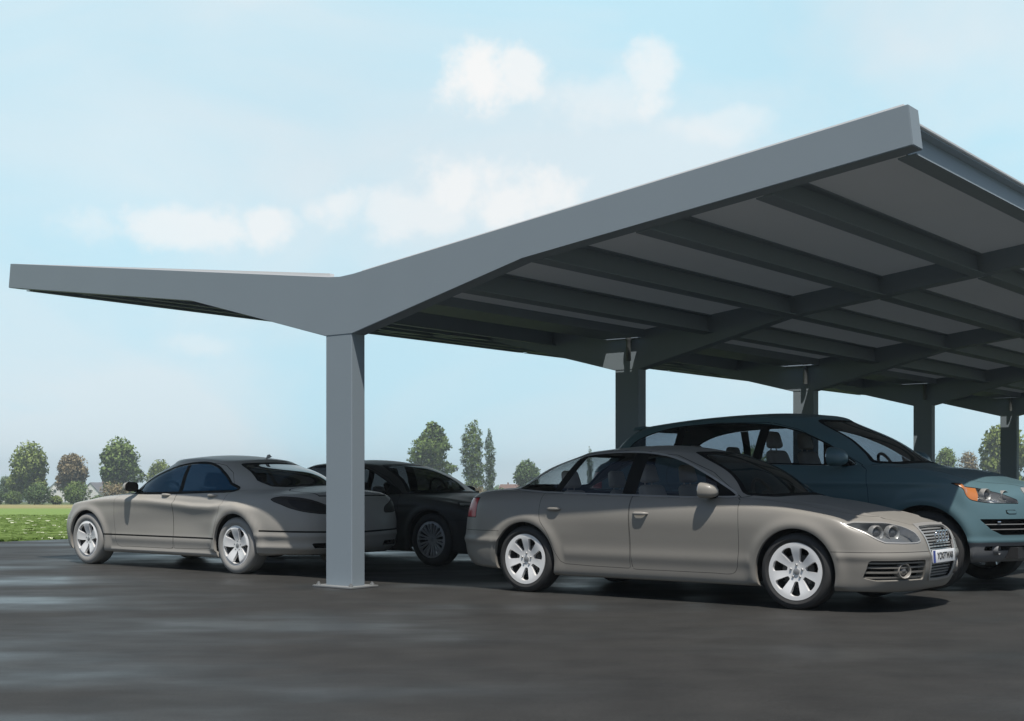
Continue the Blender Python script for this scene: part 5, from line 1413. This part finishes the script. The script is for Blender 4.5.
# ---------------------------------------------------------------- sky, sun, camera
def build_light():
    sv = .31 * UX - .30 * VX; sun_dir = Vector((float(sv[0]), float(sv[1]), 1.0)).normalized()
    s = bpy.data.lights.new('sun', 'SUN'); s.energy = 5.0; s.angle = math.radians(.5); s.color = (1.0, .955, .89)
    o = bpy.data.objects.new('sun', s); COL.objects.link(o); o.rotation_euler = sun_dir.to_track_quat('Z', 'Y').to_euler(); o.location = (0, -10, 20)
    w = bpy.data.worlds.new('World'); scene.world = w; w.use_nodes = True
    nt = w.node_tree; N = nt.nodes; L = nt.links; bg = N['Background']
    sky = N.new('ShaderNodeTexSky'); sky.sky_type = 'NISHITA'; sky.sun_disc = False
    sky.sun_elevation = math.asin(sun_dir.z); sky.sun_rotation = math.atan2(sun_dir.x, sun_dir.y)
    sky.dust_density = 1.0; sky.ozone_density = 2.0
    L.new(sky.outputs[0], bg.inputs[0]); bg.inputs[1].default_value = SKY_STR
    # thin veil and cumulus, laid out by compass direction and height
    geo = N.new('ShaderNodeTexCoord'); sep = N.new('ShaderNodeSeparateXYZ'); L.new(geo.outputs['Generated'], sep.inputs[0])
    def mth(op, a, b=None, c=None):
        n = N.new('ShaderNodeMath'); n.operation = op
        for i, v in enumerate((a, b, c)):
            if v is None: continue
            if isinstance(v, (int, float)): n.inputs[i].default_value = v
            else: L.new(v, n.inputs[i])
        return n.outputs[0]
    az = mth('ARCTAN2', sep.outputs[0], sep.outputs[1]); el = mth('ARCSINE', sep.outputs[2])
    no = N.new('ShaderNodeTexNoise'); no.inputs['Scale'].default_value = 17; no.inputs['Detail'].default_value = 10; no.inputs['Roughness'].default_value = .62
    L.new(geo.outputs['Generated'], no.inputs['Vector'])
    no2 = N.new('ShaderNodeTexNoise'); no2.inputs['Scale'].default_value = 3.2; no2.inputs['Detail'].default_value = 4
    L.new(geo.outputs['Generated'], no2.inputs['Vector'])
    total = None
    for (px, py, rx, ry, amp) in CLOUDS:
        a0 = math.atan((px - CX) / F_PX); e0 = math.atan((HORIZON - py) / F_PX * math.cos(a0))
        dx = mth('DIVIDE', mth('SUBTRACT', az, a0), rx / F_PX); dy = mth('DIVIDE', mth('SUBTRACT', el, e0), ry / F_PX)
        d = mth('SQRT', mth('ADD', mth('MULTIPLY', dx, dx), mth('MULTIPLY', dy, dy)))
        d = mth('ADD', d, mth('MULTIPLY', mth('SUBTRACT', no.outputs['Fac'], .5), 3.2))
        mr = N.new('ShaderNodeMapRange'); mr.interpolation_type = 'SMOOTHSTEP'; mr.inputs[1].default_value = 1.15; mr.inputs[2].default_value = .30; mr.inputs[3].default_value = 0; mr.inputs[4].default_value = amp
        L.new(d, mr.inputs[0]); total = mr.outputs[0] if total is None else mth('MAXIMUM', total, mr.outputs[0])
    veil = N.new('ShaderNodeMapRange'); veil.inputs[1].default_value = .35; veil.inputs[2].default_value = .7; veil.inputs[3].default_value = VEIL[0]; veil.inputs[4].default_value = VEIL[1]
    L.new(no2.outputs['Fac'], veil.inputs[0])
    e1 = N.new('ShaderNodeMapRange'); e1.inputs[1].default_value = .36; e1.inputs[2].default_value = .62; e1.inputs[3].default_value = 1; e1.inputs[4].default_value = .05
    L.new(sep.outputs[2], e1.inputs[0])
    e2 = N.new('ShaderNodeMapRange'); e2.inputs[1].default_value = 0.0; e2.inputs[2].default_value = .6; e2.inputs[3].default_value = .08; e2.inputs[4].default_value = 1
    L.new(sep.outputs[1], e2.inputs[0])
    vf = mth('MULTIPLY', mth('MULTIPLY', veil.outputs[0], e1.outputs[0]), e2.outputs[0])  # veil thinned overhead and behind the camera to lower the fill light
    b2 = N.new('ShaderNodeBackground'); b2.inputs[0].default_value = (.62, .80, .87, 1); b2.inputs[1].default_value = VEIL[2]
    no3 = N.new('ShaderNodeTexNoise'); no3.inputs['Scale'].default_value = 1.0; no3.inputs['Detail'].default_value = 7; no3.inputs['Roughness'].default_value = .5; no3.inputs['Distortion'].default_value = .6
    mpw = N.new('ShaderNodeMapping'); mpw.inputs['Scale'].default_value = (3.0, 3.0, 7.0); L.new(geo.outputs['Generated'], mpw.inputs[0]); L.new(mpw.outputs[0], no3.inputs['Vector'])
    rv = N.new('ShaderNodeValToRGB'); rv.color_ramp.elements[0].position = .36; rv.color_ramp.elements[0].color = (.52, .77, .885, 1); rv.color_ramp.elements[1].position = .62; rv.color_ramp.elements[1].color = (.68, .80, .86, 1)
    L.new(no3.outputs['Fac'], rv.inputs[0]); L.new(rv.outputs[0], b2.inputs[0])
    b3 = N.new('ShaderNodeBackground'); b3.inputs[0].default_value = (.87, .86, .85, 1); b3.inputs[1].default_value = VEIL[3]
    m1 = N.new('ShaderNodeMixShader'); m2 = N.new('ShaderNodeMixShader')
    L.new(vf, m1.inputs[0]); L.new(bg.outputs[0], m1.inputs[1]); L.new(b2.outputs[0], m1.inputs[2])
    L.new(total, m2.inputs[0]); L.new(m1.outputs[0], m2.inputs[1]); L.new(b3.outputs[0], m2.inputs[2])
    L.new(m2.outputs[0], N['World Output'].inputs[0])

CLOUDS = [(478, 72, 46, 42, .9), (520, 68, 38, 34, .75), (655, 80, 34, 34, .6), (600, 95, 70, 30, .35), (455, 185, 42, 34, .7), (505, 200, 60, 38, .7), (335, 205, 36, 26, .55), (420, 212, 70, 28, .5),
          (205, 228, 90, 22, .6), (265, 226, 36, 24, .65), (720, 125, 60, 16, .35), (195, 345, 50, 16, .25), (80, 225, 40, 20, .35)]
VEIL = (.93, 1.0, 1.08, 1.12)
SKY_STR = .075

def build_camera():
    cam = bpy.data.cameras.new('camera'); co = bpy.data.objects.new('camera', cam); COL.objects.link(co); scene.camera = co
    co.location = (0, 0, CAM_H); co.rotation_euler = (PI / 2, 0, 0); cam.sensor_width = 36; cam.lens = F_PX / 1024 * 36
    cam.shift_y = (HORIZON - 360.5) / 1024; cam.clip_start = .1; cam.clip_end = 9000
    scene.view_settings.view_transform = 'Standard'; scene.view_settings.look = 'None'; scene.view_settings.gamma = 1; scene.view_settings.exposure = 0
    scene.render.resolution_x = 1024; scene.render.resolution_y = 721
    scene.cycles.max_bounces = 8; scene.cycles.transparent_max_bounces = 16; scene.cycles.use_denoising = True

def build_haze():
    bm = bmesh.new(); add_prism(bm, [(-700, -25), (700, -25), (700, 1120), (-700, 1120)], -22, 16, axis='z')
    m = bpy.data.materials.new('haze air'); m.use_nodes = True; nt = m.node_tree; nt.nodes.remove(nt.nodes['Principled BSDF'])
    v = nt.nodes.new('ShaderNodeVolumePrincipled'); v.inputs['Color'].default_value = (.84, .93, .97, 1); v.inputs['Density'].default_value = HAZE
    v.inputs['Anisotropy'].default_value = .2
    nt.links.new(v.outputs[0], nt.nodes['Material Output'].inputs['Volume'])
    o = bm_obj('haze', bm, m, smooth=False); tag(o, kind='stuff')
HAZE = .0006
make_materials(); carport_mats(); land_mats()
build_ground(); build_carport()
a = sedan_a(W(3.14, 1.66), ROT_U); tag(a, 'warm grey sedan with a number plate on its grille, in front of the teal SUV', 'car', 'cars parked under the carport')
b = sedan_b(W(-4.03, 1.56), ROT_U + PI); tag(b, 'warm grey low sedan with blue windows and pale tyres, left of the nearest column', 'car', 'cars parked under the carport')
c = sedan_c(W(-3.22, 4.05), ROT_U); tag(c, 'dark anthracite sedan half hidden behind the nearest column', 'car', 'cars parked under the carport')
d = suv(W(3.16, 4.42), ROT_U); d.scale = (1.08, 1.08, 1.08); tag(d, 'teal large SUV with an orange indicator, behind the grey sedan at the right', 'car', 'cars parked under the carport')
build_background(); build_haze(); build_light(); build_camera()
